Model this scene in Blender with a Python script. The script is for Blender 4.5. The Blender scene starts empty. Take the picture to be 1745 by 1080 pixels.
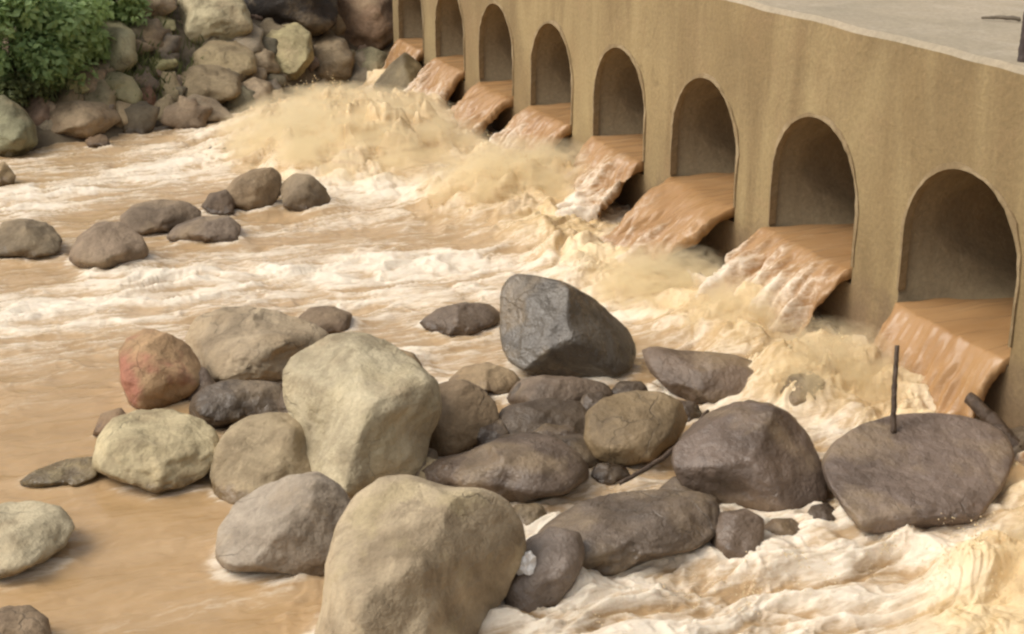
import bpy, bmesh, math, random
import numpy as np
from mathutils import Vector

# ------------------------------------------------------------------ camera
scene = bpy.context.scene
COL = scene.collection
F = 2400.0                      # focal length in photograph pixels (1745 wide)
H = 3.9                         # eye height above the river, metres
PITCH = math.atan(867.0 / F)
SP, CP = math.sin(PITCH), math.cos(PITCH)
cam_data = bpy.data.cameras.new('camera')
cam_data.sensor_width = 36.0
cam_data.lens = F / 1745.0 * 36.0
cam_data.clip_end = 2000.0
cam = bpy.data.objects.new('camera', cam_data)
COL.objects.link(cam)
cam.location = (0, 0, H)
cam.rotation_euler = (math.pi / 2 - PITCH, 0, 0)
scene.camera = cam

# ------------------------------------------------------------------ sky, sun, exposure
SUN_TO = Vector((-0.70, -0.10, 0.85)).normalized()
world = bpy.data.worlds.new('World')
scene.world = world
world.use_nodes = True
wn, wl = world.node_tree.nodes, world.node_tree.links
wn.clear()
sky = wn.new('ShaderNodeTexSky')
sky.sky_type = 'NISHITA'
sky.sun_disc = False
sky.sun_elevation = math.asin(SUN_TO.z)
sky.sun_rotation = math.atan2(SUN_TO.x, SUN_TO.y)
sky.air_density = 1.0
sky.dust_density = 6.0
sky.ozone_density = 1.0
hs = wn.new('ShaderNodeHueSaturation')          # an overcast sky is nearly grey
hs.inputs['Saturation'].default_value = 0.25
bg = wn.new('ShaderNodeBackground')
bg.inputs['Strength'].default_value = 0.15
wo = wn.new('ShaderNodeOutputWorld')
wl.new(sky.outputs[0], hs.inputs['Color'])
wl.new(hs.outputs[0], bg.inputs['Color'])
wl.new(bg.outputs[0], wo.inputs['Surface'])
sun_data = bpy.data.lights.new('sun', 'SUN')
sun_data.energy = 1.0
sun_data.angle = math.radians(32)
sun_data.color = (1.0, 0.90, 0.74)
sun = bpy.data.objects.new('sun', sun_data)
COL.objects.link(sun)
sun.location = (-8, -2, 14)
sun.rotation_euler = SUN_TO.to_track_quat('Z', 'Y').to_euler()
vs = scene.view_settings
vs.view_transform = 'Standard'
vs.look = 'None'
vs.gamma = 1.0
vs.use_curve_mapping = False
vs.exposure = 0.19
scene.cycles.filter_width = 2.4

# ------------------------------------------------------------------ helpers
def ray(px, py):
    """direction per metre of depth through a photograph pixel"""
    dx = (np.asarray(px, float) - 872.5) / F
    dy = (540.0 - np.asarray(py, float)) / F
    return np.stack([dx, CP + dy * SP, -SP + dy * CP], -1)

def at_depth(px, py, d):
    return np.array([0, 0, H]) + ray(px, py) * np.asarray(d, float)[..., None]

def depth_on(px, py, z):
    return (z - H) / ray(px, py)[..., 2]

def on_z(px, py, z=0.0):
    return at_depth(px, py, depth_on(px, py, z))

_rng = np.random.RandomState(7)
_PERM = np.concatenate([_rng.permutation(512)] * 2).astype(np.int64)
_G = _rng.normal(size=(512, 3))
_G /= np.linalg.norm(_G, axis=1)[:, None]

def perlin(x, y, z=None):
    x = np.asarray(x, float); y = np.asarray(y, float)
    z = np.zeros_like(x) if z is None else np.broadcast_to(np.asarray(z, float), x.shape)
    xi, yi, zi = np.floor(x), np.floor(y), np.floor(z)
    xf, yf, zf = x - xi, y - yi, z - zi
    xi = xi.astype(np.int64) & 511; yi = yi.astype(np.int64) & 511; zi = zi.astype(np.int64) & 511
    fade = lambda t: t * t * t * (t * (t * 6 - 15) + 10)
    u, v, w = fade(xf), fade(yf), fade(zf)
    out = 0
    for i in (0, 1):
        for j in (0, 1):
            for k in (0, 1):
                hsh = _PERM[(_PERM[(_PERM[(xi + i) & 511] + yi + j) & 511] + zi + k) & 511]
                g = _G[hsh]
                dot = g[..., 0] * (xf - i) + g[..., 1] * (yf - j) + g[..., 2] * (zf - k)
                out = out + dot * (u if i else 1 - u) * (v if j else 1 - v) * (w if k else 1 - w)
    return out * 1.4

def fbm(x, y, z=None, octaves=4, gain=0.5):
    a, f, s = 1.0, 1.0, 0
    for o in range(octaves):
        s = s + a * perlin(x * f + 13.7 * o, y * f + 7.1 * o, None if z is None else z * f + 3.3 * o)
        a *= gain; f *= 2.03
    return s

def ridged(x, y, octaves=4, gain=0.5):
    a, f, s, n = 1.0, 1.0, 0, 0
    for o in range(octaves):
        s = s + a * (1 - np.abs(perlin(x * f + 5.3 * o, y * f + 9.9 * o)) * 1.6)
        n += a; a *= gain; f *= 2.1
    return s / n

def sstep(e0, e1, x):
    t = np.clip((x - e0) / (e1 - e0), 0, 1)
    return t * t * (3 - 2 * t)

def lin(c, g=1.0):
    return tuple(((v / 255.0) ** 2.2) * g for v in c)

def mesh_np(name, verts, faces, smooth=True, attrs=None):
    verts = np.asarray(verts, np.float32)
    me = bpy.data.meshes.new(name)
    faces = np.asarray(faces, np.int32)
    n = faces.shape[1]
    me.vertices.add(len(verts)); me.vertices.foreach_set('co', verts.ravel())
    me.loops.add(faces.size); me.loops.foreach_set('vertex_index', faces.ravel())
    me.polygons.add(len(faces))
    me.polygons.foreach_set('loop_start', np.arange(0, faces.size, n, dtype=np.int32))
    me.polygons.foreach_set('use_smooth', np.full(len(faces), smooth))
    me.update(calc_edges=True)
    for k, v in (attrs or {}).items():
        at = me.attributes.new(k, 'FLOAT', 'POINT')
        at.data.foreach_set('value', np.asarray(v, np.float32))
    me.validate()
    return me

def link(name, me, mat=None, parent=None, loc=None):
    o = bpy.data.objects.new(name, me)
    COL.objects.link(o)
    if mat is not None and me is not None:
        me.materials.clear(); me.materials.append(mat)
    if parent is not None: o.parent = parent
    if loc is not None: o.location = loc
    return o

def tag(o, label=None, cat=None, group=None, kind=None):
    if label: o['label'] = label
    if cat: o['category'] = cat
    if group: o['group'] = group
    if kind: o['kind'] = kind
    return o

def grid_faces(nr, nc):
    i = np.arange(nr * nc).reshape(nr, nc)
    return np.stack([i[:-1, :-1], i[:-1, 1:], i[1:, 1:], i[1:, :-1]], -1).reshape(-1, 4)

def pydata(name, verts, faces, smooth=False):
    me = bpy.data.meshes.new(name)
    me.from_pydata([tuple(v) for v in verts], [], faces)
    if smooth: me.polygons.foreach_set('use_smooth', [True] * len(me.polygons))
    me.update()
    return me

# ------------------------------------------------------------------ materials
def new_mat(name):
    m = bpy.data.materials.new(name)
    m.use_nodes = True
    nt = m.node_tree
    nt.nodes.clear()
    out = nt.nodes.new('ShaderNodeOutputMaterial')
    b = nt.nodes.new('ShaderNodeBsdfPrincipled')
    nt.links.new(b.outputs[0], out.inputs['Surface'])
    return m, nt, b

def N(nt, typ, **kw):
    n = nt.nodes.new(typ)
    for k, v in kw.items():
        if k in n.inputs: n.inputs[k].default_value = v
        else: setattr(n, k, v)
    return n

def noise(nt, vec, scale, detail=4, rough=0.55, dist=0.0):
    n = nt.nodes.new('ShaderNodeTexNoise')
    n.inputs['Scale'].default_value = scale
    n.inputs['Detail'].default_value = detail
    n.inputs['Roughness'].default_value = rough
    n.inputs['Distortion'].default_value = dist
    if vec is not None: nt.links.new(vec, n.inputs['Vector'])
    return n.outputs['Fac']

def ramp(nt, fac, stops):
    r = nt.nodes.new('ShaderNodeValToRGB')
    while len(r.color_ramp.elements) < len(stops): r.color_ramp.elements.new(0.5)
    for e, (p, c) in zip(r.color_ramp.elements, stops):
        e.position = p
        e.color = (c, c, c, 1) if isinstance(c, (int, float)) else (*c, 1)
    nt.links.new(fac, r.inputs[0])
    return r.outputs[0]

def mix(nt, fac, a, b, mode='MIX'):
    m = nt.nodes.new('ShaderNodeMix')
    m.data_type = 'RGBA'; m.blend_type = mode
    for sock, v in ((m.inputs[0], fac), (m.inputs[6], a), (m.inputs[7], b)):
        if hasattr(v, 'is_linked') or hasattr(v, 'links'): nt.links.new(v, sock)
        elif isinstance(v, (int, float)): sock.default_value = v
        else: sock.default_value = (*v, 1) if len(v) == 3 else v
    return m.outputs[2]

def math_(nt, op, a, b=0.0, clamp=False):
    m = nt.nodes.new('ShaderNodeMath'); m.operation = op; m.use_clamp = clamp
    for i, v in enumerate((a, b)):
        if hasattr(v, 'links'): nt.links.new(v, m.inputs[i])
        else: m.inputs[i].default_value = v
    return m.outputs[0]

def mapping(nt, vec, scale):
    m = nt.nodes.new('ShaderNodeMapping')
    m.inputs['Scale'].default_value = scale
    nt.links.new(vec, m.inputs['Vector'])
    return m.outputs[0]

def bump(nt, b, height, strength, dist, normal=None):
    n = nt.nodes.new('ShaderNodeBump')
    n.inputs['Strength'].default_value = strength
    n.inputs['Distance'].default_value = dist
    nt.links.new(height, n.inputs['Height'])
    if normal is not None: nt.links.new(normal, n.inputs['Normal'])
    nt.links.new(n.outputs[0], b.inputs['Normal'])
    return n.outputs[0]

def make_rock_mat():
    m, nt, b = new_mat('river_rock')
    tc = nt.nodes.new('ShaderNodeTexCoord').outputs['Object']
    oi = nt.nodes.new('ShaderNodeObjectInfo')
    base = oi.outputs['Color']
    lich = N(nt, 'ShaderNodeAttribute', attribute_type='OBJECT', attribute_name='lichen').outputs['Fac']
    red = N(nt, 'ShaderNodeAttribute', attribute_type='OBJECT', attribute_name='red').outputs['Fac']
    wet = N(nt, 'ShaderNodeAttribute', attribute_type='OBJECT', attribute_name='wet').outputs['Fac']
    sh = nt.nodes.new('ShaderNodeVectorMath'); sh.operation = 'ADD'
    cx = nt.nodes.new('ShaderNodeCombineXYZ')
    nt.links.new(math_(nt, 'MULTIPLY', oi.outputs['Random'], 40.0), cx.inputs[0])
    nt.links.new(tc, sh.inputs[0]); nt.links.new(cx.outputs[0], sh.inputs[1])
    v = sh.outputs[0]
    n1 = noise(nt, v, 2.2, 5, 0.6, 0.6)
    n2 = noise(nt, v, 9.0, 5, 0.6)
    n3 = noise(nt, v, 45.0, 4, 0.65)
    dark = mix(nt, 1.0, base, (0.62, 0.58, 0.52), 'MULTIPLY')
    pale = mix(nt, 1.0, base, (1.38, 1.38, 1.36), 'MULTIPLY')
    c = mix(nt, ramp(nt, n1, [(0.36, 0.0), (0.62, 1.0)]), dark, pale)
    c = mix(nt, ramp(nt, n2, [(0.42, 0.0), (0.66, 0.4)]), c, base)
    nd = noise(nt, mapping(nt, v, (7.0, 7.0, 1.6)), 1.0, 5, 0.62, 0.5)      # run-off streaks
    c = mix(nt, ramp(nt, nd, [(0.53, 0.0), (0.68, 0.55)]), c, pale)
    c = mix(nt, ramp(nt, noise(nt, v, 5.2, 6, 0.7, 0.6), [(0.56, 0.0), (0.66, 0.55)]), c, dark)
    c = mix(nt, ramp(nt, noise(nt, v, 1.9, 4, 0.6, 0.3), [(0.52, 0.0), (0.70, 0.45)]), c, (0.40, 0.29, 0.165))
    lf = math_(nt, 'MULTIPLY', ramp(nt, noise(nt, v, 3.4, 4, 0.6), [(0.50, 0.0), (0.63, 1.0)]), lich, True)
    c = mix(nt, math_(nt, 'MULTIPLY', lf, 0.7), c, (0.46, 0.37, 0.19))
    rf = math_(nt, 'MULTIPLY', ramp(nt, noise(nt, v, 3.0, 3, 0.5), [(0.50, 0.0), (0.62, 1.0)]), red, True)
    c = mix(nt, math_(nt, 'MULTIPLY', rf, 0.75), c, (0.36, 0.13, 0.085))
    vo = nt.nodes.new('ShaderNodeTexVoronoi'); vo.feature = 'DISTANCE_TO_EDGE'; vo.inputs['Scale'].default_value = 2.4
    wv = nt.nodes.new('ShaderNodeVectorMath'); wv.operation = 'ADD'
    nw = nt.nodes.new('ShaderNodeTexNoise'); nw.inputs['Scale'].default_value = 4.0; nw.inputs['Detail'].default_value = 4; nt.links.new(v, nw.inputs['Vector'])
    sw = nt.nodes.new('ShaderNodeVectorMath'); sw.operation = 'SCALE'; sw.inputs['Scale'].default_value = 0.35; nt.links.new(nw.outputs['Color'], sw.inputs[0])
    nt.links.new(v, wv.inputs[0]); nt.links.new(sw.outputs[0], wv.inputs[1]); nt.links.new(wv.outputs[0], vo.inputs['Vector'])
    crack = math_(nt, 'MULTIPLY', ramp(nt, vo.outputs['Distance'], [(0.0, 1.0), (0.014, 0.0)]), ramp(nt, noise(nt, v, 1.7, 3, 0.5), [(0.50, 0.0), (0.60, 1.0)]), True)
    c = mix(nt, math_(nt, 'MULTIPLY', crack, 0.40), c, (0.07, 0.055, 0.04))
    # wet rim just above the water line
    pz = nt.nodes.new('ShaderNodeSeparateXYZ'); nt.links.new(nt.nodes.new('ShaderNodeNewGeometry').outputs['Position'], pz.inputs[0])
    wl_ = math_(nt, 'ADD', pz.outputs[2], math_(nt, 'MULTIPLY', math_(nt, 'SUBTRACT', n2, 0.5), 0.22))
    rim = ramp(nt, wl_, [(0.06, 1.0), (0.11, 0.0)])
    c = mix(nt, math_(nt, 'MULTIPLY', rim, 0.8), c, mix(nt, 1.0, c, (0.46, 0.40, 0.34), 'MULTIPLY'))
    wet = math_(nt, 'MAXIMUM', wet, rim)
    sp = ramp(nt, n3, [(0.35, 0.91), (0.62, 1.04)])
    c = mix(nt, 1.0, c, sp, 'MULTIPLY')
    nt.links.new(c, b.inputs['Base Color'])
    rr = math_(nt, 'SUBTRACT', 0.82, math_(nt, 'MULTIPLY', wet, math_(nt, 'ADD', 0.34, math_(nt, 'MULTIPLY', n1, 0.45))))
    nt.links.new(rr, b.inputs['Roughness'])
    hgt = math_(nt, 'SUBTRACT', math_(nt, 'ADD', math_(nt, 'MULTIPLY', n2, 1.0), math_(nt, 'MULTIPLY', n3, 0.10)), math_(nt, 'MULTIPLY', crack, 0.18))
    bump(nt, b, hgt, 0.65, 0.06)
    return m

def make_water_mat(name, golden=False, mudc=((0.36, 0.228, 0.105), (0.445, 0.292, 0.148))):
    m, nt, b = new_mat(name)
    geo = nt.nodes.new('ShaderNodeNewGeometry').outputs['Position']
    # coordinates turned along the current so streaks follow it
    rot = nt.nodes.new('ShaderNodeMapping'); rot.vector_type = 'TEXTURE'
    rot.inputs['Rotation'].default_value = (0, 0, math.atan2(0.3548, 0.9350))
    nt.links.new(geo, rot.inputs['Vector'])
    flow = mapping(nt, rot.outputs[0], (0.35, 1.0, 1.0))
    foam = N(nt, 'ShaderNodeAttribute', attribute_name='foam').outputs['Fac']
    aer = N(nt, 'ShaderNodeAttribute', attribute_name='aer').outputs['Fac']
    nA = noise(nt, flow, 3.0, 5, 0.6, 0.6)
    flow2 = mapping(nt, rot.outputs[0], (0.16, 1.0, 1.0))
    nB = noise(nt, flow2, 11.0, 6, 0.65, 1.0)
    nC = noise(nt, flow, 36.0, 4, 0.6, 0.7)
    mud = ramp(nt, nA, [(0.3, mudc[0]), (0.7, mudc[1])])
    mud = mix(nt, math_(nt, 'MULTIPLY', aer, math_(nt, 'MULTIPLY', nB, 1.15), True), mud, (0.66, 0.50, 0.28) if golden else (0.62, 0.47, 0.31))
    f = math_(nt, 'ADD', foam, math_(nt, 'MULTIPLY', math_(nt, 'SUBTRACT', nB, 0.5), 1.6))
    f = math_(nt, 'ADD', f, math_(nt, 'MULTIPLY', math_(nt, 'SUBTRACT', nC, 0.5), 0.8))
    ff = ramp(nt, f, [(0.16, 0.0), (0.95, 1.0)])
    ff = math_(nt, 'MULTIPLY', ff, ramp(nt, foam, [(0.02, 0.0), (0.25, 1.0)]), True)
    white = (0.76, 0.60, 0.36) if golden else (0.80, 0.695, 0.55)
    gold = N(nt, 'ShaderNodeAttribute', attribute_name='gold').outputs['Fac']
    wc = mix(nt, gold, white, (0.74, 0.57, 0.34))
    c = mix(nt, ff, mix(nt, math_(nt, 'MULTIPLY', gold, 0.6), mud, (0.62, 0.44, 0.21)), wc)
    nt.links.new(c, b.inputs['Base Color'])
    nt.links.new(ramp(nt, ff, [(0.0, 0.13), (1.0, 0.5)]), b.inputs['Roughness'])
    b.inputs['IOR'].default_value = 1.33
    b.inputs['Subsurface Weight'].default_value = 0.25 if golden else 0.12
    b.inputs['Subsurface Radius'].default_value = (0.05, 0.035, 0.02)
    b.inputs['Subsurface Scale'].default_value = 1.0
    h = math_(nt, 'ADD', math_(nt, 'MULTIPLY', nB, math_(nt, 'ADD', 0.22, foam)), math_(nt, 'MULTIPLY', nC, math_(nt, 'ADD', 0.02, math_(nt, 'MULTIPLY', foam, 0.4))))
    bump(nt, b, h, 0.38, 0.05)
    return m

def make_concrete(name, base, pale, dark, streak=True):
    m, nt, b = new_mat(name)
    tc = nt.nodes.new('ShaderNodeTexCoord').outputs['Object']
    st = noise(nt, mapping(nt, tc, (1.5, 1.5, 0.30)), 1.0, 4, 0.55, 0.8)
    st2 = noise(nt, mapping(nt, tc, (9.0, 9.0, 0.7)), 1.0, 5, 0.65)
    pat = noise(nt, tc, 1.1, 5, 0.6, 0.5)
    fine = noise(nt, tc, 26.0, 5, 0.7)
    c = mix(nt, ramp(nt, pat, [(0.35, 0.0), (0.65, 1.0)]), dark, base)
    if streak:
        c = mix(nt, ramp(nt, st, [(0.44, 0.0), (0.70, 0.72)]), c, pale)
        c = mix(nt, ramp(nt, st2, [(0.60, 0.0), (0.80, 0.18)]), c, mix(nt, 1.0, dark, (0.7, 0.66, 0.6), 'MULTIPLY'))
        c = mix(nt, ramp(nt, noise(nt, tc, 0.7, 6, 0.7, 1.2), [(0.52, 0.0), (0.66, 0.40)]), c, (0.31, 0.20, 0.10))
        c = mix(nt, ramp(nt, noise(nt, tc, 2.6, 6, 0.7, 0.8), [(0.60, 0.0), (0.70, 0.45)]), c, mix(nt, 1.0, dark, (0.72, 0.70, 0.62), 'MULTIPLY'))
        sx = nt.nodes.new('ShaderNodeSeparateXYZ'); nt.links.new(tc, sx.inputs[0])
        edge = math_(nt, 'ADD', sx.outputs[2], math_(nt, 'MULTIPLY', math_(nt, 'SUBTRACT', noise(nt, tc, 3.0, 5, 0.6), 0.5), 0.9))
        c = mix(nt, ramp(nt, edge, [(0.30, 0.75), (0.62, 0.0)]), c, (0.165, 0.108, 0.060))     # wet stain above the river
    else:
        c = mix(nt, ramp(nt, noise(nt, tc, 2.3, 6, 0.65, 0.8), [(0.5, 0.0), (0.7, 0.6)]), c, pale)
    c = mix(nt, 1.0, c, ramp(nt, fine, [(0.3, 0.82), (0.65, 1.10)]), 'MULTIPLY')
    nt.links.new(c, b.inputs['Base Color'])
    b.inputs['Roughness'].default_value = 0.88
    hgt = math_(nt, 'ADD', math_(nt, 'MULTIPLY', pat, 2.0), math_(nt, 'MULTIPLY', fine, 0.5))
    bump(nt, b, hgt, 0.5, 0.04)
    return m

def make_simple(name, c1, c2, scale, rough=0.8, bs=0.4):
    m, nt, b = new_mat(name)
    tc = nt.nodes.new('ShaderNodeTexCoord').outputs['Object']
    n = noise(nt, tc, scale, 6, 0.65, 0.3)
    nt.links.new(ramp(nt, n, [(0.32, c1), (0.68, c2)]), b.inputs['Base Color'])
    b.inputs['Roughness'].default_value = rough
    bump(nt, b, n, bs, 0.05)
    return m

def make_leaf_mat(name, c1, c2):
    m, nt, b = new_mat(name)
    rnd = N(nt, 'ShaderNodeAttribute', attribute_name='tone').outputs['Fac']
    nt.links.new(ramp(nt, rnd, [(0.0, c1), (1.0, c2)]), b.inputs['Base Color'])
    b.inputs['Roughness'].default_value = 0.6
    b.inputs['Transmission Weight'].default_value = 0.0
    b.inputs['Subsurface Weight'].default_value = 0.0
    tr = nt.nodes.new('ShaderNodeBsdfTranslucent')
    nt.links.new(ramp(nt, rnd, [(0.0, c1), (1.0, c2)]), tr.inputs['Color'])
    ms = nt.nodes.new('ShaderNodeMixShader'); ms.inputs[0].default_value = 0.45
    out = [n for n in nt.nodes if n.type == 'OUTPUT_MATERIAL'][0]
    nt.links.new(b.outputs[0], ms.inputs[1]); nt.links.new(tr.outputs[0], ms.inputs[2])
    nt.links.new(ms.outputs[0], out.inputs['Surface'])
    return m

M_ROCK = make_rock_mat()
M_WATER = make_water_mat('muddy_water')
M_SPRAY = make_water_mat('muddy_spray', True)
M_FALL = make_water_mat('muddy_fall', mudc=((0.315, 0.172, 0.072), (0.390, 0.228, 0.103)))
M_FACE = make_concrete('weathered_concrete', (0.262, 0.182, 0.082), (0.41, 0.310, 0.152), (0.218, 0.150, 0.068))
M_RING = make_concrete('pale_concrete', (0.27, 0.19, 0.095), (0.46, 0.36, 0.22), (0.21, 0.145, 0.07), False)
M_BARREL = make_concrete('damp_concrete', (0.31, 0.235, 0.135), (0.36, 0.285, 0.170), (0.21, 0.155, 0.088), False)
M_DECK = make_concrete('deck_concrete', (0.39, 0.315, 0.215), (0.44, 0.365, 0.27), (0.32, 0.265, 0.18), False)
M_SOIL = make_simple('bank_soil', (0.07, 0.05, 0.032), (0.20, 0.155, 0.095), 3.0, 0.95, 0.8)
M_GROUND = make_simple('earth', (0.14, 0.11, 0.06), (0.22, 0.17, 0.10), 0.4, 0.95, 0.3)
M_WOOD = make_simple('wet_driftwood', (0.045, 0.026, 0.014), (0.10, 0.062, 0.035), 14.0, 0.6, 0.6)
M_BARK = make_simple('stem_bark', (0.05, 0.04, 0.02), (0.09, 0.07, 0.04), 12.0, 0.8, 0.4)
M_STEEL = make_simple('rusty_steel', (0.035, 0.025, 0.022), (0.085, 0.06, 0.05), 20.0, 0.6, 0.3)
M_SMEAR = make_simple('shadow_smear', (0.12, 0.095, 0.065), (0.20, 0.16, 0.11), 16.0, 0.8, 0.4)  # grey-brown tone of the shadow-like smear on the deck
M_PALE = make_simple('white_debris', (0.62, 0.58, 0.53), (0.78, 0.75, 0.70), 9.0, 0.7, 0.5)
M_LEAF_DARK = make_leaf_mat('leaf_dark', (0.190, 0.290, 0.105), (0.360, 0.480, 0.200))
M_LEAF_MID = make_leaf_mat('leaf_mid', (0.250, 0.350, 0.115), (0.420, 0.530, 0.220))
M_LEAF_OLIVE = make_leaf_mat('leaf_olive', (0.090, 0.110, 0.035), (0.200, 0.220, 0.080))

# ------------------------------------------------------------------ bridge frame
T_ = np.array([-0.3548, 0.9350])        # along the bridge, away from the camera
A_ = np.array([0.9350, 0.3548])         # into the bridge, upstream
SPC = 1.80                              # culvert spacing
P0 = at_depth(1650, 288, 9.25)
CROWN = P0[2]
DECK_Z = CROWN + 0.735
R_ = 0.61
SPRING = CROWN - R_
LIP = CROWN - 1.03                      # water level inside the culverts
FLOOR = LIP - 0.14
ARCHES = list(range(-1, 8))
X_NEAR, X_FAR = 6.5, -SPC * 7.5 - 0.05

def bridge_local(xy):
    d = np.asarray(xy)[..., :2] - P0[:2]
    return d @ (-T_), d @ A_

def bridge_world(x, y, z):
    x, y, z = np.broadcast_arrays(np.asarray(x, float), np.asarray(y, float), np.asarray(z, float))
    p = P0[:2] + x[..., None] * (-T_) + y[..., None] * A_
    return np.concatenate([p, z[..., None]], -1)

# bank line
_bl = np.array([(-900, 420), (-300, 305), (0, 262), (190, 236), (290, 214), (400, 206), (470, 186), (560, 160), (640, 140), (673, 132)], float)
_bp = on_z(_bl[:, 0], _bl[:, 1], 0.0)
_bx = np.concatenate([[-200.0], _bp[:, 0], [60.0]])
_by = np.concatenate([[_bp[0, 1] - 60.0], _bp[:, 1], [_bp[-1, 1] + (60 - _bp[-1, 0]) * 0.38]])

def bank_dist(x, y):
    return (y - np.interp(x, _bx, _by)) * 0.85

def bank_z(x, y):
    d = bank_dist(x, y)
    g = np.where(d > 0, 0.46 * np.minimum(d, 9) + 0.12 * np.maximum(d - 9, 0) * 0.3, 0.9 * np.maximum(d, -1.2))
    return g + 0.10 * fbm(x * 0.9, y * 0.9, octaves=3) * sstep(-0.5, 1.0, d)

def on_bank(px, py):
    ds = np.arange(8, 60, 0.04)
    p = np.array([0, 0, H]) + ray(px, py)[None, :] * ds[:, None]
    hit = p[:, 2] < np.maximum(0.0, bank_z(p[:, 0], p[:, 1]))
    j = int(np.argmax(hit)) if hit.any() else len(ds) - 1
    return p[j], float(ds[j])

# ------------------------------------------------------------------ ground and bank
bm = bmesh.new()
bmesh.ops.create_grid(bm, x_segments=8, y_segments=8, size=400)
me = bpy.data.meshes.new('ground'); bm.to_mesh(me); bm.free()
tag(link('ground', me, M_GROUND, loc=(0, 0, -1.3)), kind='structure')

gx = np.linspace(-34, 26, 240); gy = np.concatenate([np.linspace(9, 28, 190), np.linspace(28.4, 90, 50)])
GX, GY = np.meshgrid(gx, gy)
GZ = bank_z(GX, GY) + 0.05 * fbm(GX * 3, GY * 3, octaves=3)
_lx, _ly = bridge_local(np.stack([GX, GY], -1))
GZ = np.where((_ly > -0.3) & (_lx > X_FAR - 0.2), -1.25, GZ)
V = np.stack([GX, GY, GZ], -1).reshape(-1, 3)
tag(link('river_bank', mesh_np('river_bank', V, grid_faces(*GX.shape)), M_SOIL), kind='structure')

# ------------------------------------------------------------------ bridge
bridge = link('culvert_bridge', None)
bridge.location = (P0[0], P0[1], 0)
bridge.rotation_euler = (0, 0, math.atan2(-T_[1], -T_[0]))
tag(bridge, 'low tan concrete bridge with a row of arched culverts', 'bridge')
ZB = -1.2
ZT = DECK_Z - 0.16
NA = 22
verts, faces = [], []
def quad(a, b, c, d):
    i = len(verts); verts.extend([a, b, c, d]); faces.append((i, i + 1, i + 2, i + 3))
def rect(x0, x1, z0, z1, y=0.0):
    quad((x0, y, z0), (x1, y, z0), (x1, y, z1), (x0, y, z1))
def arch_pts(r=R_, zs=SPRING, n=NA):
    return [(r * math.cos(math.pi - math.pi * k / n), zs + r * math.sin(math.pi * k / n)) for k in range(n + 1)]
for i in ARCHES:
    xc = -SPC * i
    rect(xc - SPC / 2, xc - R_, ZB, ZT); rect(xc + R_, xc + SPC / 2, ZB, ZT)
    rect(xc - R_, xc + R_, ZB, FLOOR)
    ap = arch_pts()
    for (xa, za), (xb, zb) in zip(ap[:-1], ap[1:]):
        quad((xc + xa, 0, za), (xc + xb, 0, zb), (xc + xb, 0, ZT), (xc + xa, 0, ZT))
rect(SPC * 1.5, X_NEAR, ZB, ZT)
rect(X_FAR, -SPC * 7.5, ZB, ZT)
quad((X_FAR, 0, ZB), (X_FAR, 0, ZT), (X_FAR, 4.0, ZT), (X_FAR, 4.0, ZB))      # far end
quad((X_NEAR, 0, ZB), (X_NEAR, 4.0, ZB), (X_NEAR, 4.0, ZT), (X_NEAR, 0, ZT))
me = pydata('face_wall', verts, faces)
bm = bmesh.new(); bm.from_mesh(me); bmesh.ops.remove_doubles(bm, verts=bm.verts, dist=1e-4)
bmesh.ops.recalc_face_normals(bm, faces=bm.faces); bm.to_mesh(me); bm.free()
link('face_wall', me, M_FACE, bridge)
# upstream face (a plain wall with the same rhythm is never seen through the barrels' shade)
def barrel_mesh():
    vs_, fs_ = [], []
    prof_a = [(-R_, FLOOR)] + arch_pts() + [(R_, FLOOR)]
    rc = R_ - 0.03; zc = CROWN - 0.03 - rc
    prof_b = []
    for k in range(len(prof_a)):
        t = k / (len(prof_a) - 1)
        ang = math.radians(238 - 296 * t)
        prof_b.append((rc * math.cos(ang), zc + rc * math.sin(ang)))
    lerp = lambda w: [(a[0] * (1 - w) + b[0] * w, a[1] * (1 - w) + b[1] * w) for a, b in zip(prof_a, prof_b)]
    rings = [(0.0, prof_a), (0.10, lerp(0.03)), (0.30, lerp(0.25)), (0.55, lerp(0.62)), (0.85, lerp(0.9)), (1.3, prof_b), (2.5, prof_b), (4.0, prof_b)]
    for y, pr in rings:
        vs_.extend([(x, y, z) for x, z in pr])
    n = len(prof_a)
    for r in range(len(rings) - 1):
        for k in range(n):
            k2 = (k + 1) % n
            fs_.append((r * n + k, r * n + k2, (r + 1) * n + k2, (r + 1) * n + k))
    return pydata('culvert_barrel', vs_, fs_, True)
bme = barrel_mesh()
for i in ARCHES:
    link('culvert_barrel', bme, M_BARREL, bridge, (-SPC * i, 0, 0))
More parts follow.
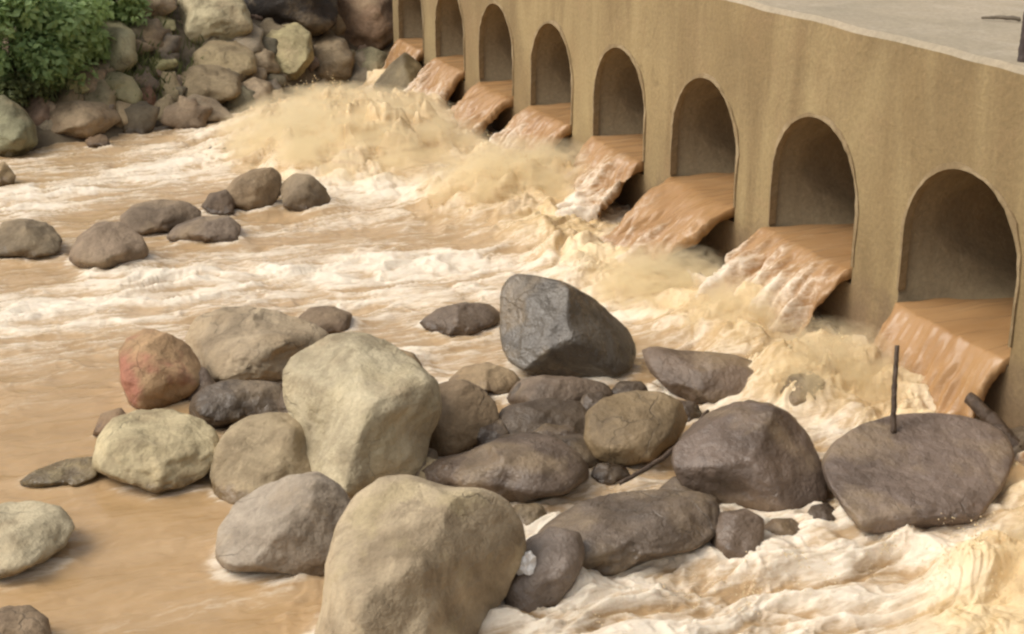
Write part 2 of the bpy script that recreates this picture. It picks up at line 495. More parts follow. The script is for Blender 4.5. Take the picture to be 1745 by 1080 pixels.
# thin pale collars around the arches, chipped and uneven
def ring_mesh(seed):
    rr = random.Random(seed)
    vs_, fs_ = [], []
    pts = [(-R_, SPRING - 0.42), (-R_, SPRING - 0.28), (-R_, SPRING - 0.14)] + arch_pts(n=30) + [(R_, SPRING - 0.14), (R_, SPRING - 0.28), (R_, SPRING - 0.42)]
    n = len(pts)
    for k, (x, z) in enumerate(pts):
        if z <= SPRING: nx, nz = (1 if x > 0 else -1), 0
        else: nx, nz = x / R_, (z - SPRING) / R_
        w = 0.018 + 0.024 * math.sin(k * 0.5 + seed * 2.3) * rr.random() + 0.006 * rr.random()
        if z < SPRING: w *= 0.55
        pr = 0.010 + 0.010 * rr.random()
        xi, zi = x - nx * 0.012, z - nz * 0.012
        xo, zo = x + nx * w, z + nz * w
        vs_ += [(xi, 0.05, zi), (xi, -pr, zi), (xo, -pr * 0.8, zo), (xo, 0.03, zo)]
    for k in range(n - 1):
        for j in range(4):
            a, b = k * 4 + j, k * 4 + (j + 1) % 4
            fs_.append((a, b, b + 4, a + 4))
    fs_ += [(0, 1, 2, 3), tuple((n - 1) * 4 + j for j in (3, 2, 1, 0))]
    me = pydata('arch_collar', vs_, fs_)
    bm = bmesh.new(); bm.from_mesh(me); bmesh.ops.recalc_face_normals(bm, faces=bm.faces); bm.to_mesh(me); bm.free()
    return me
for i in ARCHES:
    link('arch_collar', ring_mesh(i + 3), M_RING, bridge, (-SPC * i, 0, 0))
# deck slab with a worn edge
nx_ = 420
xs = np.linspace(X_FAR, X_NEAR, nx_)
wob = 0.014 * fbm(xs * 1.3, xs * 0 + 3.1, octaves=4); wob2 = 0.016 * fbm(xs * 2.1, xs * 0 + 8.1, octaves=4)
prof = [(0.012, ZT), (-0.0006, ZT - 0.0002), (-0.0006, DECK_Z - 0.04), (0.035, DECK_Z), (0.6, DECK_Z + 0.004), (2.0, DECK_Z + 0.02), (4.05, DECK_Z), (4.05, ZT)]
V = np.zeros((nx_, len(prof), 3))
for k, (y, z) in enumerate(prof):
    V[:, k, 0] = xs
    V[:, k, 1] = y + (np.abs(wob2) if k == 2 else wob2 if k == 3 else 0)
    V[:, k, 2] = z + (wob if k in (2, 3) else 0) + (0.01 * fbm(xs * 0.8, xs * 0 + k, octaves=3) if k >= 4 and k < 7 else 0)
me = mesh_np('deck_slab', V.reshape(-1, 3), grid_faces(nx_, len(prof)), smooth=False)
bm = bmesh.new(); bm.from_mesh(me); bmesh.ops.recalc_face_normals(bm, faces=bm.faces); bm.to_mesh(me); bm.free()
dk = link('deck_slab', me, M_DECK, bridge)
me.materials.append(M_FACE)
for p_ in me.polygons:
    if p_.index % (len(prof) - 1) in (0, 1): p_.material_index = 1
# road earth beyond the bridge at the near end and upstream water
V = bridge_world(np.array([X_NEAR, X_NEAR, -14, -14]), np.array([4.02, 60, 60, 4.02]), 0.75)
tag(link('upstream_water', mesh_np('upstream_water', V, [[0, 1, 2, 3]], attrs={'foam': np.zeros(4)}), M_WATER), kind='structure')

# ------------------------------------------------------------------ rocks
_ico = {}
def ico(sub):
    if sub not in _ico:
        bm = bmesh.new(); bmesh.ops.create_icosphere(bm, subdivisions=sub, radius=1.0)
        v = np.array([x.co[:] for x in bm.verts]); f = np.array([[l.index for l in p.verts] for p in bm.faces])
        bm.free(); _ico[sub] = (v, f)
    return _ico[sub]

def polar(poly):
    p = np.array(poly, float)
    q = np.roll(p, -1, 0)
    cr = p[:, 0] * q[:, 1] - q[:, 0] * p[:, 1]
    ar = cr.sum() / 2
    c = ((p + q) * cr[:, None]).sum(0) / (6 * ar)
    n = 360
    ph = np.arange(n) * 2 * math.pi / n
    dirs = np.stack([np.cos(ph), -np.sin(ph)], -1)        # picture y runs down
    r = np.zeros(n)
    for a, b in zip(p - c, q - c):
        e = b - a
        den = dirs[:, 0] * e[1] - dirs[:, 1] * e[0]
        den = np.where(np.abs(den) < 1e-9, 1e-9, den)
        t = (a[0] * e[1] - a[1] * e[0]) / den
        s = (a[0] * dirs[:, 1] - a[1] * dirs[:, 0]) / den
        ok = (t > 0) & (s >= -1e-6) & (s <= 1 + 1e-6)
        r = np.where(ok, np.maximum(r, t), r)
    k = np.exp(-0.5 * (np.arange(-12, 13) / 3.2) ** 2); k /= k.sum()
    rs = np.convolve(np.concatenate([r[-12:], r, r[:12]]), k, 'valid')
    return c, rs

ROCKS = []        # (centre xyz, radius) for the water around them
def rock(poly, color, label, name='boulder', cat='boulder', group=None, by=None, z=0.0, k=0.55, thick=0.95,
         sub=4, seed=0, cuts=(), ncut=8, rough=0.10, lichen=0.0, red=0.0, wet=0.0, grow=1.05, bank=False, gain=0.80, blocky=0.86):
    c, r = polar(poly)
    ys = [p[1] for p in poly]
    byp = max(ys) if by is None else by
    bx = c[0]
    if bank:
        _, db = on_bank(bx, byp)
        db += 0.05
    else:
        db = float(depth_on(bx, byp, z + 0.015))
    mpp = db / F
    d0 = db + k * (byp - c[1]) * mpp
    dirs, faces_ = ico(sub)
    q = dirs.copy()
    p = np.hypot(q[:, 0], q[:, 1]); ph = np.arctan2(q[:, 1], q[:, 0])
    pp = p ** blocky
    q[:, 0] = pp * np.cos(ph); q[:, 1] = pp * np.sin(ph)
    q[:, 2] = np.sign(q[:, 2]) * np.abs(q[:, 2]) ** blocky
    rs = np.random.RandomState(seed * 17 + 5)
    planes = list(cuts)
    for _ in range(ncut):
        n = rs.normal(size=3); n[2] = abs(n[2]) * 1.3 + 0.2
        planes.append((*n, rs.uniform(0.66, 0.92)))
    for pl in planes:
        n = np.array(pl[:3]); n = n / np.linalg.norm(n)
        s = q @ n - pl[3]
        q -= np.where(s > 0, s * 0.86, 0)[:, None] * n
    rough = rough * 1.3
    o = rs.uniform(0, 40, 3)
    nz = fbm(q[:, 0] * 1.5 + o[0], q[:, 1] * 1.5 + o[1], q[:, 2] * 1.5 + o[2], octaves=6, gain=0.56)
    rg = 1 - np.abs(perlin(q[:, 0] * 2.2 + o[1], q[:, 1] * 2.2 + o[2], q[:, 2] * 2.2 + o[0])) * 2
    wgt = 1 - 0.55 * np.clip(np.hypot(q[:, 0], q[:, 1]), 0, 1) ** 3
    q *= (1 + rough * (nz + 0.30 * rg) * wgt)[:, None]
    ph = np.arctan2(q[:, 1], q[:, 0]) % (2 * math.pi)
    bins = (ph / (2 * math.pi) * 72).astype(int) % 72
    mx = np.zeros(72); np.maximum.at(mx, bins, np.hypot(q[:, 0], q[:, 1]))
    mx = np.convolve(np.concatenate([mx[-3:], mx, mx[:3]]), np.array([1, 2, 3, 4, 3, 2, 1]) / 16.0, 'valid')
    fit = 1.0 / np.interp(ph / (2 * math.pi) * 72, np.arange(73), np.append(mx, mx[0]))
    rr = fit * grow * np.interp(ph / (2 * math.pi) * 360, np.arange(361), np.append(r, r[0]))
    du, dv = rr * q[:, 0], -rr * q[:, 1]
    T = thick * float(np.sqrt(np.mean(r ** 2))) * d0 / F
    dep = d0 + k * (-dv) * d0 / F - T * q[:, 2]
    W = at_depth(c[0] + du, c[1] + dv, dep)
    org = np.array([W[:, 0].mean(), W[:, 1].mean(), W[:, 2].min()])
    o = link(name, mesh_np(name, W - org, faces_), M_ROCK, loc=tuple(org))
    if not bank and sum(color) < 400: gain *= 0.90
    o.color = (*lin(color, gain * (1 - 0.24 * wet)), 1)
    o['lichen'] = float(lichen); o['red'] = float(red); o['wet'] = float(wet)
    tag(o, label, cat, group)
    if not bank:
        near = W[W[:, 2] > -0.15]
        if len(near):
            cx, cy = near[:, 0].mean(), near[:, 1].mean()
            wlv = W[np.abs(W[:, 2]) < 0.10]
            rad = np.zeros(48)
            if len(wlv) > 12:
                th_ = np.arctan2(wlv[:, 1] - cy, wlv[:, 0] - cx); bi = ((th_ / (2 * math.pi)) % 1 * 48).astype(int) % 48
                np.maximum.at(rad, bi, np.hypot(wlv[:, 0] - cx, wlv[:, 1] - cy))
                ok = rad > 0
                rad = np.interp(np.arange(48) + 48, np.concatenate([np.where(ok)[0], np.where(ok)[0] + 48, np.where(ok)[0] + 96]), np.tile(rad[ok], 3))
            ROCKS.append((cx, cy, float(np.hypot(near[:, 0] - cx, near[:, 1] - cy).max()), rad))
    return o

GP, GR, GB = 'boulders piled in the middle of the river', 'rocks standing in the rapids', 'boulders along the far bank'
# --- the pile
rock([(877,470),(917,474),(962,484),(1008,509),(1042,540),(1067,563),(1081,601),(1071,626),(1037,642),(987,645),(937,642),(896,630),(869,613),(859,588),(856,547),(858,501),(865,482)],
     (116,107,95), 'dark grey boulder standing tilted, topmost and farthest of the pile', group=GP, sub=5, seed=1, by=652, k=0.35,
     cuts=[(-0.62, 0.25, 0.75, 0.50), (0.75, 0.20, 0.60, 0.60), (0.1, -0.75, 0.65, 0.66)], ncut=0, rough=0.06, wet=0.95)
rock([(716,548),(750,525),(790,516),(830,518),(852,535),(848,552),(820,562),(795,574),(760,570),(730,562)],
     (122,104,86), 'low dark rock in the foam left of the tilted boulder', 'rock', 'rock', GP, seed=2, k=1.0, wet=0.5)
rock([(335,545),(370,528),(420,524),(470,532),(530,552),(562,572),(545,592),(510,604),(492,625),(485,645),(440,650),(390,650),(350,648),(330,612),(318,575)],
     (160,142,116), 'broad pale grey boulder behind the reddish one', group=GP, seed=3, k=0.9, rough=0.13, sub=5)
rock([(505,545),(530,524),(565,522),(598,535),(595,560),(560,578),(530,574),(510,562)],
     (128,108,88), 'small dark rock on the right end of the broad pale boulder', 'rock', 'rock', GP, seed=4, k=0.8, by=572)
rock([(205,600),(215,580),(250,562),(290,572),(320,590),(338,618),(343,645),(322,672),(280,692),(250,699),(225,692),(208,650)],
     (168,136,100), 'tan boulder with a red patch at the left end of the pile', group=GP, seed=5, red=1.0, k=0.6, cuts=[(0.3, -0.6, 0.7, 0.55)])
rock([(322,692),(345,662),(390,648),(440,650),(482,655),(488,702),(470,716),(420,718),(395,732),(360,730),(335,718)],
     (112,97,80), 'dark wet stone wedged below the broad pale boulder', 'rock', 'rock', GP, seed=6, wet=0.8, rough=0.2, k=0.7)
rock([(162,780),(170,745),(195,715),(240,700),(290,700),(340,715),(370,742),(374,770),(347,808),(302,832),(265,839),(225,824),(190,812),(162,800)],
     (186,170,134), 'pale yellowish flat boulder at the left edge of the pile', group=GP, seed=7, k=0.9, rough=0.12, sub=5, cuts=[(0.05, 0.72, 0.68, 0.60), (-0.1, -0.4, 0.9, 0.72)], ncut=3, lichen=0.25)
rock([(30,826),(60,802),(110,784),(160,778),(168,812),(130,828),(80,834)],
     (152,136,102), 'low grey slab half under water left of the flat pale boulder', 'rock', 'rock', GP, seed=8, k=1.3, thick=0.7, by=826)
rock([(158,742),(172,706),(205,695),(222,715),(200,745)],
     (132,104,78), 'brown stone just showing behind the flat pale boulder', 'rock', 'rock', GP, seed=9, k=0.6)
rock([(362,800),(372,760),(392,732),(425,712),(470,705),(515,712),(535,760),(550,815),(535,845),(480,850),(430,862),(395,864),(365,838)],
     (164,146,116), 'rounded grey-tan boulder between the flat and the tallest pale boulder', group=GP, seed=10, by=835, k=0.6, rough=0.09)
rock([(486,640),(500,615),(535,592),(560,576),(610,570),(660,588),(705,618),(742,655),(748,700),(728,745),(718,790),(690,818),(640,838),(605,850),(562,838),(535,802),(520,750),(500,712),(488,680)],
     (186,172,142), 'largest pale tan boulder in the centre of the pile', group=GP, seed=11, sub=5, k=0.5, rough=0.07,
     cuts=[(-0.70, -0.05, 0.70, 0.56), (0.55, -0.45, 0.70, 0.66), (0.05, 0.80, 0.60, 0.66)], ncut=1, lichen=0.25)
rock([(702,722),(715,682),(752,655),(785,648),(818,662),(843,690),(848,722),(818,752),(780,772),(745,780),(715,758)],
     (152,130,102), 'brown egg-shaped stone leaning on the largest pale boulder', 'rock', 'rock', GP, seed=12, by=775, k=0.5, cuts=[(0.6, 0.0, 0.8, 0.5)])
rock([(370,945),(376,905),(398,865),(440,835),(490,815),(540,806),(580,832),(600,870),(592,920),(578,960),(540,980),(480,975),(410,972),(385,967)],
     (166,152,134), 'wedge-shaped light grey boulder at the front left of the pile', group=GP, seed=13, sub=5, k=0.55, rough=0.08,
     cuts=[(0.35, -0.35, 0.85, 0.58), (-0.55, 0.45, 0.70, 0.55)], ncut=2)
rock([(535,1110),(556,1030),(562,960),(578,900),(608,850),(650,820),(700,816),(760,836),(820,838),(862,860),(888,905),(884,955),(856,1015),(815,1065),(785,1105),(700,1145),(600,1150)],
     (172,154,126), 'large smooth tan boulder with a yellow patch, nearest in front', group=GP, seed=14, sub=5, k=0.5, rough=0.055, by=1130,
     cuts=[(0.72, -0.15, 0.68, 0.56), (-0.3, 0.5, 0.8, 0.74)], ncut=1, lichen=0.5)
rock([(-45,955),(-45,880),(0,860),(60,856),(105,868),(124,895),(107,932),(70,957),(20,980),(-20,985)],
     (184,170,140), 'pale flat stone cut by the left edge of the picture', 'rock', 'rock', GP, seed=15, k=1.0, cuts=[(0, 0.7, 0.7, 0.55)])
rock([(-25,1050),(10,1034),(50,1034),(80,1054),(88,1090),(60,1125),(-25,1125)],
     (146,124,98), 'brown stone in the bottom left corner of the picture', 'rock', 'rock', GP, seed=16, k=0.6)
rock([(714,812),(728,788),(790,774),(850,750),(900,741),(950,750),(988,780),(1004,812),(965,840),(900,854),(840,856),(790,850),(740,834)],
     (120,102,86), 'long dark brown wet stone in front of the egg-shaped stone', 'rock', 'rock', GP, seed=17, k=0.7, wet=0.7, rough=0.13)
rock([(712,808),(722,790),(745,784),(760,800),(752,820),(728,826)],
     (160,142,110), 'fist-sized pale stone at the tip of the long dark stone', 'rock', 'rock', GP, seed=18, by=838, k=0.4, sub=3)
rock([(762,652),(790,626),(830,618),(872,632),(888,652),(862,674),(820,670),(790,662)],
     (158,134,102), 'small tan flat stone at the foot of the tilted boulder', 'rock', 'rock', GP, seed=19, k=0.9)
rock([(862,680),(888,648),(930,640),(990,645),(1032,655),(1044,678),(1000,696),(950,700),(900,704)],
     (128,110,92), 'flat brown-grey stone right under the tilted boulder', 'rock', 'rock', GP, seed=20, k=0.8, wet=0.4)
rock([(838,722),(866,692),(930,680),(985,686),(1012,718),(998,750),(930,758),(870,752)],
     (104,88,70), 'dark stone between the egg-shaped stone and the round brown boulder', 'rock', 'rock', GP, seed=21, k=0.7, wet=0.6, rough=0.16)
rock([(998,750),(1003,702),(1030,680),(1080,668),(1130,671),(1160,688),(1170,715),(1152,752),(1112,784),(1060,794),(1018,784)],
     (136,115,84), 'round brown boulder in the middle right of the pile', group=GP, seed=22, k=0.5, cuts=[(-0.1, 0.75, 0.65, 0.62)], wet=0.3)
rock([(1097,600),(1115,588),(1150,599),(1210,601),(1255,607),(1295,624),(1322,650),(1312,672),(1270,686),(1220,694),(1180,694),(1152,672),(1122,646),(1106,625)],
     (132,112,94), 'pointed brown-grey boulder right of the tilted boulder', group=GP, seed=23, k=0.8, rough=0.1, cuts=[(0.2, -0.4, 0.9, 0.55), (-0.5, 0.2, 0.8, 0.6)], wet=0.6)
rock([(1148,775),(1172,737),(1208,705),(1260,688),(1310,690),(1347,710),(1382,755),(1402,810),(1404,852),(1370,874),(1310,878),(1250,872),(1200,856),(1165,825),(1153,798)],
     (128,110,96), 'large dark brown-grey boulder left of the flat-topped one', group=GP, seed=24, sub=5, k=0.55, rough=0.08, wet=0.75,
     cuts=[(0.62, 0.0, 0.75, 0.55), (-0.25, -0.60, 0.75, 0.55), (-0.35, 0.5, 0.75, 0.62)], ncut=1)
R20 = rock([(1405,792),(1425,755),(1475,725),(1530,710),(1600,707),(1660,717),(1710,743),(1724,780),(1702,832),(1672,872),(1640,894),(1590,907),(1520,910),(1470,898),(1440,862),(1415,822)],
     (134,117,105), 'big flat-topped purplish grey boulder at right under the culvert fall', group=GP, seed=25, sub=5, k=1.25, rough=0.06, thick=0.72,
     cuts=[(0.02, 0.16, 0.98, 0.30), (0.05, -0.93, 0.36, 0.66)], ncut=2, wet=0.6, z=0.07)
rock([(903,930),(940,890),(990,858),(1050,842),(1120,837),(1188,840),(1222,862),(1220,908),(1180,938),(1110,952),(1050,978),(990,980),(940,965)],
     (122,106,90), 'long dark slab lying low in front of the round brown boulder', group=GP, seed=26, k=0.9, sub=5, wet=0.8, rough=0.11, cuts=[(-0.1, 0.65, 0.75, 0.5)])
rock([(860,1015),(878,962),(898,922),(940,900),(988,910),(994,950),(982,988),(945,1034),(905,1060),(870,1050)],
     (138,122,108), 'smooth grey rock beside the nearest tan boulder', group=GP, seed=27, k=0.6, wet=0.7)
rock([(1210,902),(1230,875),(1270,868),(1300,884),(1300,922),(1286,948),(1260,964),(1230,950),(1214,926)],
     (126,108,92), 'small dark stone at the right end of the long slab', 'rock', 'rock', GP, seed=28, k=0.5, wet=0.8)
rock([(1294,902),(1320,884),(1350,884),(1375,905),(1352,928),(1314,932)],
     (122,102,80), 'low dark stone in the foam below the large brown-grey boulder', 'rock', 'rock', GP, seed=29, k=0.7, wet=0.5)
rock([(1326,668),(1348,640),(1385,634),(1408,650),(1414,688),(1388,714),(1350,708)],
     (126,104,76), 'brown stone in the spray behind the large brown-grey boulder', 'rock', 'rock', GP, seed=30, k=0.5, wet=0.5)
rock([(1326,538),(1358,514),(1410,512),(1458,522),(1466,562),(1420,570),(1380,556),(1340,552)],
     (124,108,92), 'grey rock at the foot of the bridge pier', 'rock', 'rock', GP, seed=31, k=0.6, wet=0.4, by=556)
rock([(1690,770),(1712,735),(1760,725),(1800,760),(1795,810),(1740,830),(1700,812)],
     (112,96,76), 'dark rock behind the flat-topped boulder at the right edge', 'rock', 'rock', GP, seed=32, k=0.5, wet=0.4, by=800)
rock([(826,772),(850,744),(920,736),(1000,742),(1034,790),(985,806),(900,790),(850,792)], (106,90,72), 'dark stone hidden between the long dark stone and the round brown boulder', 'rock', 'rock', GP, seed=33, k=0.6, by=790, wet=0.5)
rock([(470,690),(486,660),(520,668),(540,720),(530,760),(490,742)], (116,98,78), 'dark stone in the gap left of the largest pale boulder', 'rock', 'rock', GP, seed=34, k=0.4, by=745, wet=0.4)
rock([(300,650),(318,622),(350,628),(372,660),(352,690),(316,690)], (104,86,70), 'dark stone in the gap right of the red-patched boulder', 'rock', 'rock', GP, seed=35, k=0.4, wet=0.4, by=680)
rock([(690,800),(708,760),(742,768),(752,800),(730,830),(700,836)], (116,98,76), 'dark stone behind the top of the nearest tan boulder', 'rock', 'rock', GP, seed=36, k=0.4, wet=0.3, by=826)
rock([(1120,838),(1150,812),(1200,822),(1240,850),(1230,878),(1170,872)], (116,100,82), 'brown stone under the front of the large brown-grey boulder', 'rock', 'rock', GP, seed=37, k=0.6, wet=0.4, by=872)
DK = 'rock', 'rock', GP
rock([(790,742),(812,716),(848,712),(872,736),(858,764),(815,768)], (104,88,72), 'dark wet stone tucked right of the egg-shaped stone', *DK, seed=90, k=0.5, wet=0.8, by=768, rough=0.16)
rock([(868,672),(885,652),(915,650),(934,668),(918,688),(884,690)], (120,106,90), 'small grey stone under the left of the tilted boulder', *DK, seed=91, k=0.6, wet=0.6, by=690, rough=0.16)
rock([(980,700),(996,672),(1026,668),(1044,692),(1030,716),(996,720)], (116,100,84), 'small angular stone left of the round brown boulder', *DK, seed=92, k=0.5, wet=0.7, by=716, rough=0.18)
rock([(900,742),(930,722),(975,726),(1004,752),(985,776),(925,772)], (98,82,66), 'dark flat stone above the long dark stone', *DK, seed=93, k=0.6, wet=0.8, by=776, rough=0.15)
rock([(640,606),(668,592),(704,602),(722,628),(700,642),(664,632)], (170,146,112), 'low tan stone awash behind the largest pale boulder', *DK, seed=94, k=0.8, by=640, rough=0.12)
rock([(440,716),(462,690),(494,694),(506,722),(486,742),(452,740)], (110,96,80), 'dark wet lump above the rounded grey-tan boulder', *DK, seed=95, k=0.5, wet=0.8, by=736, rough=0.2)
rock([(1000,812),(1020,790),(1060,792),(1076,812),(1050,828),(1016,828)], (108,92,74), 'small dark stone below the round brown boulder', *DK, seed=96, k=0.6, wet=0.7, by=826, rough=0.16)
rock([(1366,890),(1384,862),(1412,858),(1432,884),(1416,910),(1384,912)], (112,96,80), 'dark wet stone between the large brown-grey and the flat-topped boulder', *DK, seed=97, k=0.5, wet=0.8, by=908, rough=0.16)
rock([(745,690),(760,660),(800,652),(830,668),(826,694),(780,704)], (118,102,84), 'brown stone behind the egg-shaped stone', *DK, seed=98, k=0.5, wet=0.6, by=694, rough=0.16)
rock([(1040,668),(1056,650),(1092,650),(1110,668),(1092,684),(1056,684)], (120,104,86), 'low wet stone behind the round brown boulder', *DK, seed=99, k=0.8, wet=0.7, by=682, rough=0.14)
rock([(690,842),(716,826),(770,832),(800,850),(770,868),(712,864)], (112,96,78), 'dark stone between the nearest tan boulder and the long dark stone', *DK, seed=100, k=0.6, wet=0.6, by=852, rough=0.14)
rock([(860,888),(880,860),(918,858),(934,880),(912,902),(876,906)], (150,132,104), 'tan stone right of the top of the nearest boulder', *DK, seed=101, k=0.6, wet=0.3, by=902, rough=0.14)
rock([(1140,700),(1156,682),(1186,686),(1196,706),(1176,722),(1150,720)], (116,100,84), 'small stone between the pointed and the round brown boulders', *DK, seed=102, k=0.5, wet=0.7, by=718, rough=0.16)
# --- rocks in the rapids
rock([(-12,412),(5,380),(40,373),(80,381),(103,405),(101,430),(60,442),(20,442),(-12,436)],
     (132,116,92), 'streaked grey rock in the rapids at the left edge', 'rock', 'rock', GR, seed=41, k=0.7, rough=0.14)
rock([(118,442),(133,405),(165,381),(205,379),(242,405),(252,432),(226,453),(170,459),(135,454)],
     (142,122,100), 'smooth brown-grey rock second from the left in the rapids', 'rock', 'rock', GR, seed=42, k=0.7)
rock([(204,372),(228,350),(270,341),(315,344),(342,360),(332,387),(285,398),(240,402),(214,392)],
     (130,112,92), 'flat-backed dark rock behind the smooth brown-grey one', 'rock', 'rock', GR, seed=43, k=0.9)
rock([(283,408),(300,385),(340,370),(385,368),(410,385),(402,412),(350,417)],
     (132,115,98), 'low grey stone at the right front of the rapids cluster', 'rock', 'rock', GR, seed=44, k=1.0)
rock([(343,352),(358,330),(385,324),(402,340),(397,364),(365,368)],
     (116,98,80), 'small dark stone touching the domed rock of the rapids cluster', 'rock', 'rock', GR, seed=45, k=0.6)
rock([(381,332),(400,305),(430,290),(465,286),(478,300),(476,332),(460,352),(425,360),(396,354)],
     (144,122,94), 'domed brown rock, tallest of the rapids cluster', 'rock', 'rock', GR, seed=46, k=0.5, cuts=[(0.7, -0.1, 0.7, 0.5)])
rock([(479,316),(500,297),(530,299),(553,320),(564,347),(545,358),(510,360),(484,352)],
     (138,120,96), 'round brown-grey rock, rightmost of the rapids cluster', 'rock', 'rock', GR, seed=47, k=0.5)
rock([(348,262),(362,251),(384,252),(389,264),(375,273),(355,272)],
     (112,94,72), 'tiny dark stone alone in the far rapids', 'rock', 'rock', GR, seed=48, k=0.6, sub=3)
rock([(150,240),(165,232),(182,236),(184,248),(168,252),(152,250)],
     (128,104,78), 'tiny brown stone in shallow water below the bank', 'rock', 'rock', GR, seed=49, k=0.6, sub=3)
# --- far bank
def brock(poly, color, label, seed, **kw):
    kw.setdefault('k', 0.6); kw.setdefault('rough', 0.13); kw.setdefault('thick', 1.0); kw.setdefault('gain', 1.0)
    return rock(poly, color, label, group=GB, seed=seed, bank=True, **kw)
brock([(-30,255),(-30,175),(5,163),(38,185),(58,212),(63,245),(32,267),(-5,268)], (118,114,88), 'greenish grey boulder at the waterline on the left edge', 61)
brock([(-20,285),(8,276),(26,300),(22,318),(-20,322)], (132,112,82), 'brown stone in the water at the left edge below the greenish boulder', 62, k=0.5)
brock([(64,206),(78,182),(130,172),(180,177),(192,195),(177,226),(130,240),(85,230)], (148,128,102), 'wide brown boulder at the waterline of the far bank', 63)
brock([(180,190),(200,172),(225,178),(236,200),(222,218),(190,222)], (150,130,100), 'tan stone right of the wide brown waterline boulder', 64)
brock([(78,158),(100,130),(138,112),(160,124),(160,150),(122,172),(90,172)], (142,136,92), 'mossy yellow-green boulder under the bushes', 65, lichen=0.5)
brock([(152,142),(172,122),(195,120),(225,132),(242,160),(234,180),(192,174),(165,162)], (134,126,94), 'mossy grey boulder right of the yellow-green one', 66)
brock([(228,172),(238,150),(256,145),(266,165),(262,182),(240,184)], (112,82,62), 'small reddish brown stone by the mossy grey boulder', 67)
brock([(138,100),(142,55),(165,38),(205,36),(228,60),(232,105),(205,128),(165,124)], (146,138,108), 'pale grey boulder beside the green bush', 68)
brock([(232,50),(242,32),(272,24),(296,34),(300,50),(270,58)], (150,142,104), 'small pale stone, topmost of the stacked three', 69)
brock([(234,86),(240,66),(270,60),(298,66),(304,84),(270,92)], (146,138,100), 'small pale stone, middle of the stacked three', 70)
brock([(236,122),(244,100),(272,94),(300,100),(304,116),(270,126)], (148,140,100), 'small pale stone, lowest of the stacked three', 71)
brock([(298,50),(305,0),(335,-28),(395,-28),(418,10),(430,48),(395,74),(340,82),(304,66)], (160,148,118), 'large pale boulder at the top edge left of the dark hollow', 72, sub=5, cuts=[(0.1, -0.6, 0.7, 0.5)])
brock([(326,130),(330,92),(360,70),(405,72),(432,92),(436,122),(400,140),(350,142)], (140,124,94), 'round olive brown boulder below the large pale one', 73)
brock([(285,213),(292,180),(330,161),(366,170),(392,195),(404,213),(352,219)], (138,122,100), 'grey-brown waterline boulder left of the golden splash', 74, k=0.7)
brock([(298,166),(304,130),(330,112),(375,112),(405,132),(414,162),(372,182),(318,180)], (128,112,86), 'brown boulder above the grey-brown waterline boulder', 75)
brock([(432,108),(434,76),(458,48),(505,40),(528,58),(533,102),(505,134),(462,132)], (152,140,104), 'pale boulder with a hollow side under the dark boulder', 76, sub=5, cuts=[(-0.5, -0.1, 0.8, 0.35), (0.1, 0.9, 0.4, 0.7)])
brock([(394,180),(402,146),(432,132),(462,142),(470,172),(455,192),(420,196)], (140,122,98), 'small brown boulder at the edge of the golden splash', 77)
brock([(528,132),(530,80),(552,60),(585,66),(602,100),(596,136),(560,148)], (128,112,88), 'brown boulder below the dark brown one near the bridge', 78)
brock([(588,128),(598,92),(630,80),(660,92),(672,118),(650,140),(610,142)], (124,116,90), 'olive grey boulder at the bridge end', 79)
brock([(404,40),(404,-30),(440,-60),(530,-60),(572,-30),(570,40),(540,62),(450,58)], (66,54,42), 'boulder at the top edge coloured dark brown for the shadowed recess there', 80, wet=0.2, k=0.3, gain=0.5, by=30)  # shade of the deep recess is put into this boulder's colour
brock([(560,40),(566,-6),(600,-40),(660,-40),(684,-10),(684,52),(650,84),(595,80)], (126,102,80), 'big reddish brown boulder beside the end of the bridge', 81, k=0.4, cuts=[(0.0, 0.9, 0.4, 0.6)])
rock([(636,148),(664,112),(690,90),(716,110),(728,150),(706,176),(664,174)], (126,110,78), 'pointed rock in the spray at the last culverts', 'rock', 'rock', GR, seed=82, k=0.4, wet=0.3)
brock([(188,20),(196,-10),(240,-25),(290,-15),(300,15),(270,30),(215,30)], (128,112,92), 'brown boulder at the top edge above the stacked stones', 83)
brock([(205,30),(214,10),(240,4),(256,18),(248,32),(222,36)], (160,152,134), 'small whitish stone at the top edge', 84, sub=3)
brock([(256,206),(262,178),(280,168),(298,182),(300,208),(278,216)], (150,132,102), 'tan stone left of the grey-brown waterline boulder', 85, sub=3)
brock([(264,166),(270,140),(290,132),(308,150),(306,172),(282,178)], (152,136,104), 'upright pale stone between the mossy and the brown boulders', 86, sub=3)
brock([(40,200),(46,178),(64,168),(80,182),(78,206),(58,214)], (128,106,88), 'small brown stone between the greenish and the wide waterline boulders', 87, sub=3)

# small stones filling the gaps of the bank
SHORT = [((15, 215), 'greenish boulder'), ((130, 205), 'wide brown boulder'), ((210, 198), 'tan stone'), ((120, 145), 'yellow-green boulder'),
         ((198, 150), 'mossy grey boulder'), ((248, 165), 'reddish stone'), ((185, 82), 'pale grey boulder'), ((268, 42), 'top stacked stone'),
         ((270, 77), 'middle stacked stone'), ((270, 110), 'lowest stacked stone'), ((360, 25), 'large pale boulder'), ((380, 106), 'olive brown boulder'),
         ((340, 192), 'grey-brown boulder'), ((355, 146), 'flat brown boulder'), ((482, 88), 'hollow-sided boulder'), ((432, 164), 'splash-side boulder'),
         ((565, 105), 'brown bridge-side boulder'), ((632, 112), 'olive bridge-end boulder'), ((488, 0), 'very dark boulder'), ((624, 20), 'big reddish boulder'),
         ((245, 3), 'brown top-edge boulder'), ((288, 155), 'upright pale stone')]
rs = np.random.RandomState(3)
_n, _try, _seen = 0, 0, {}
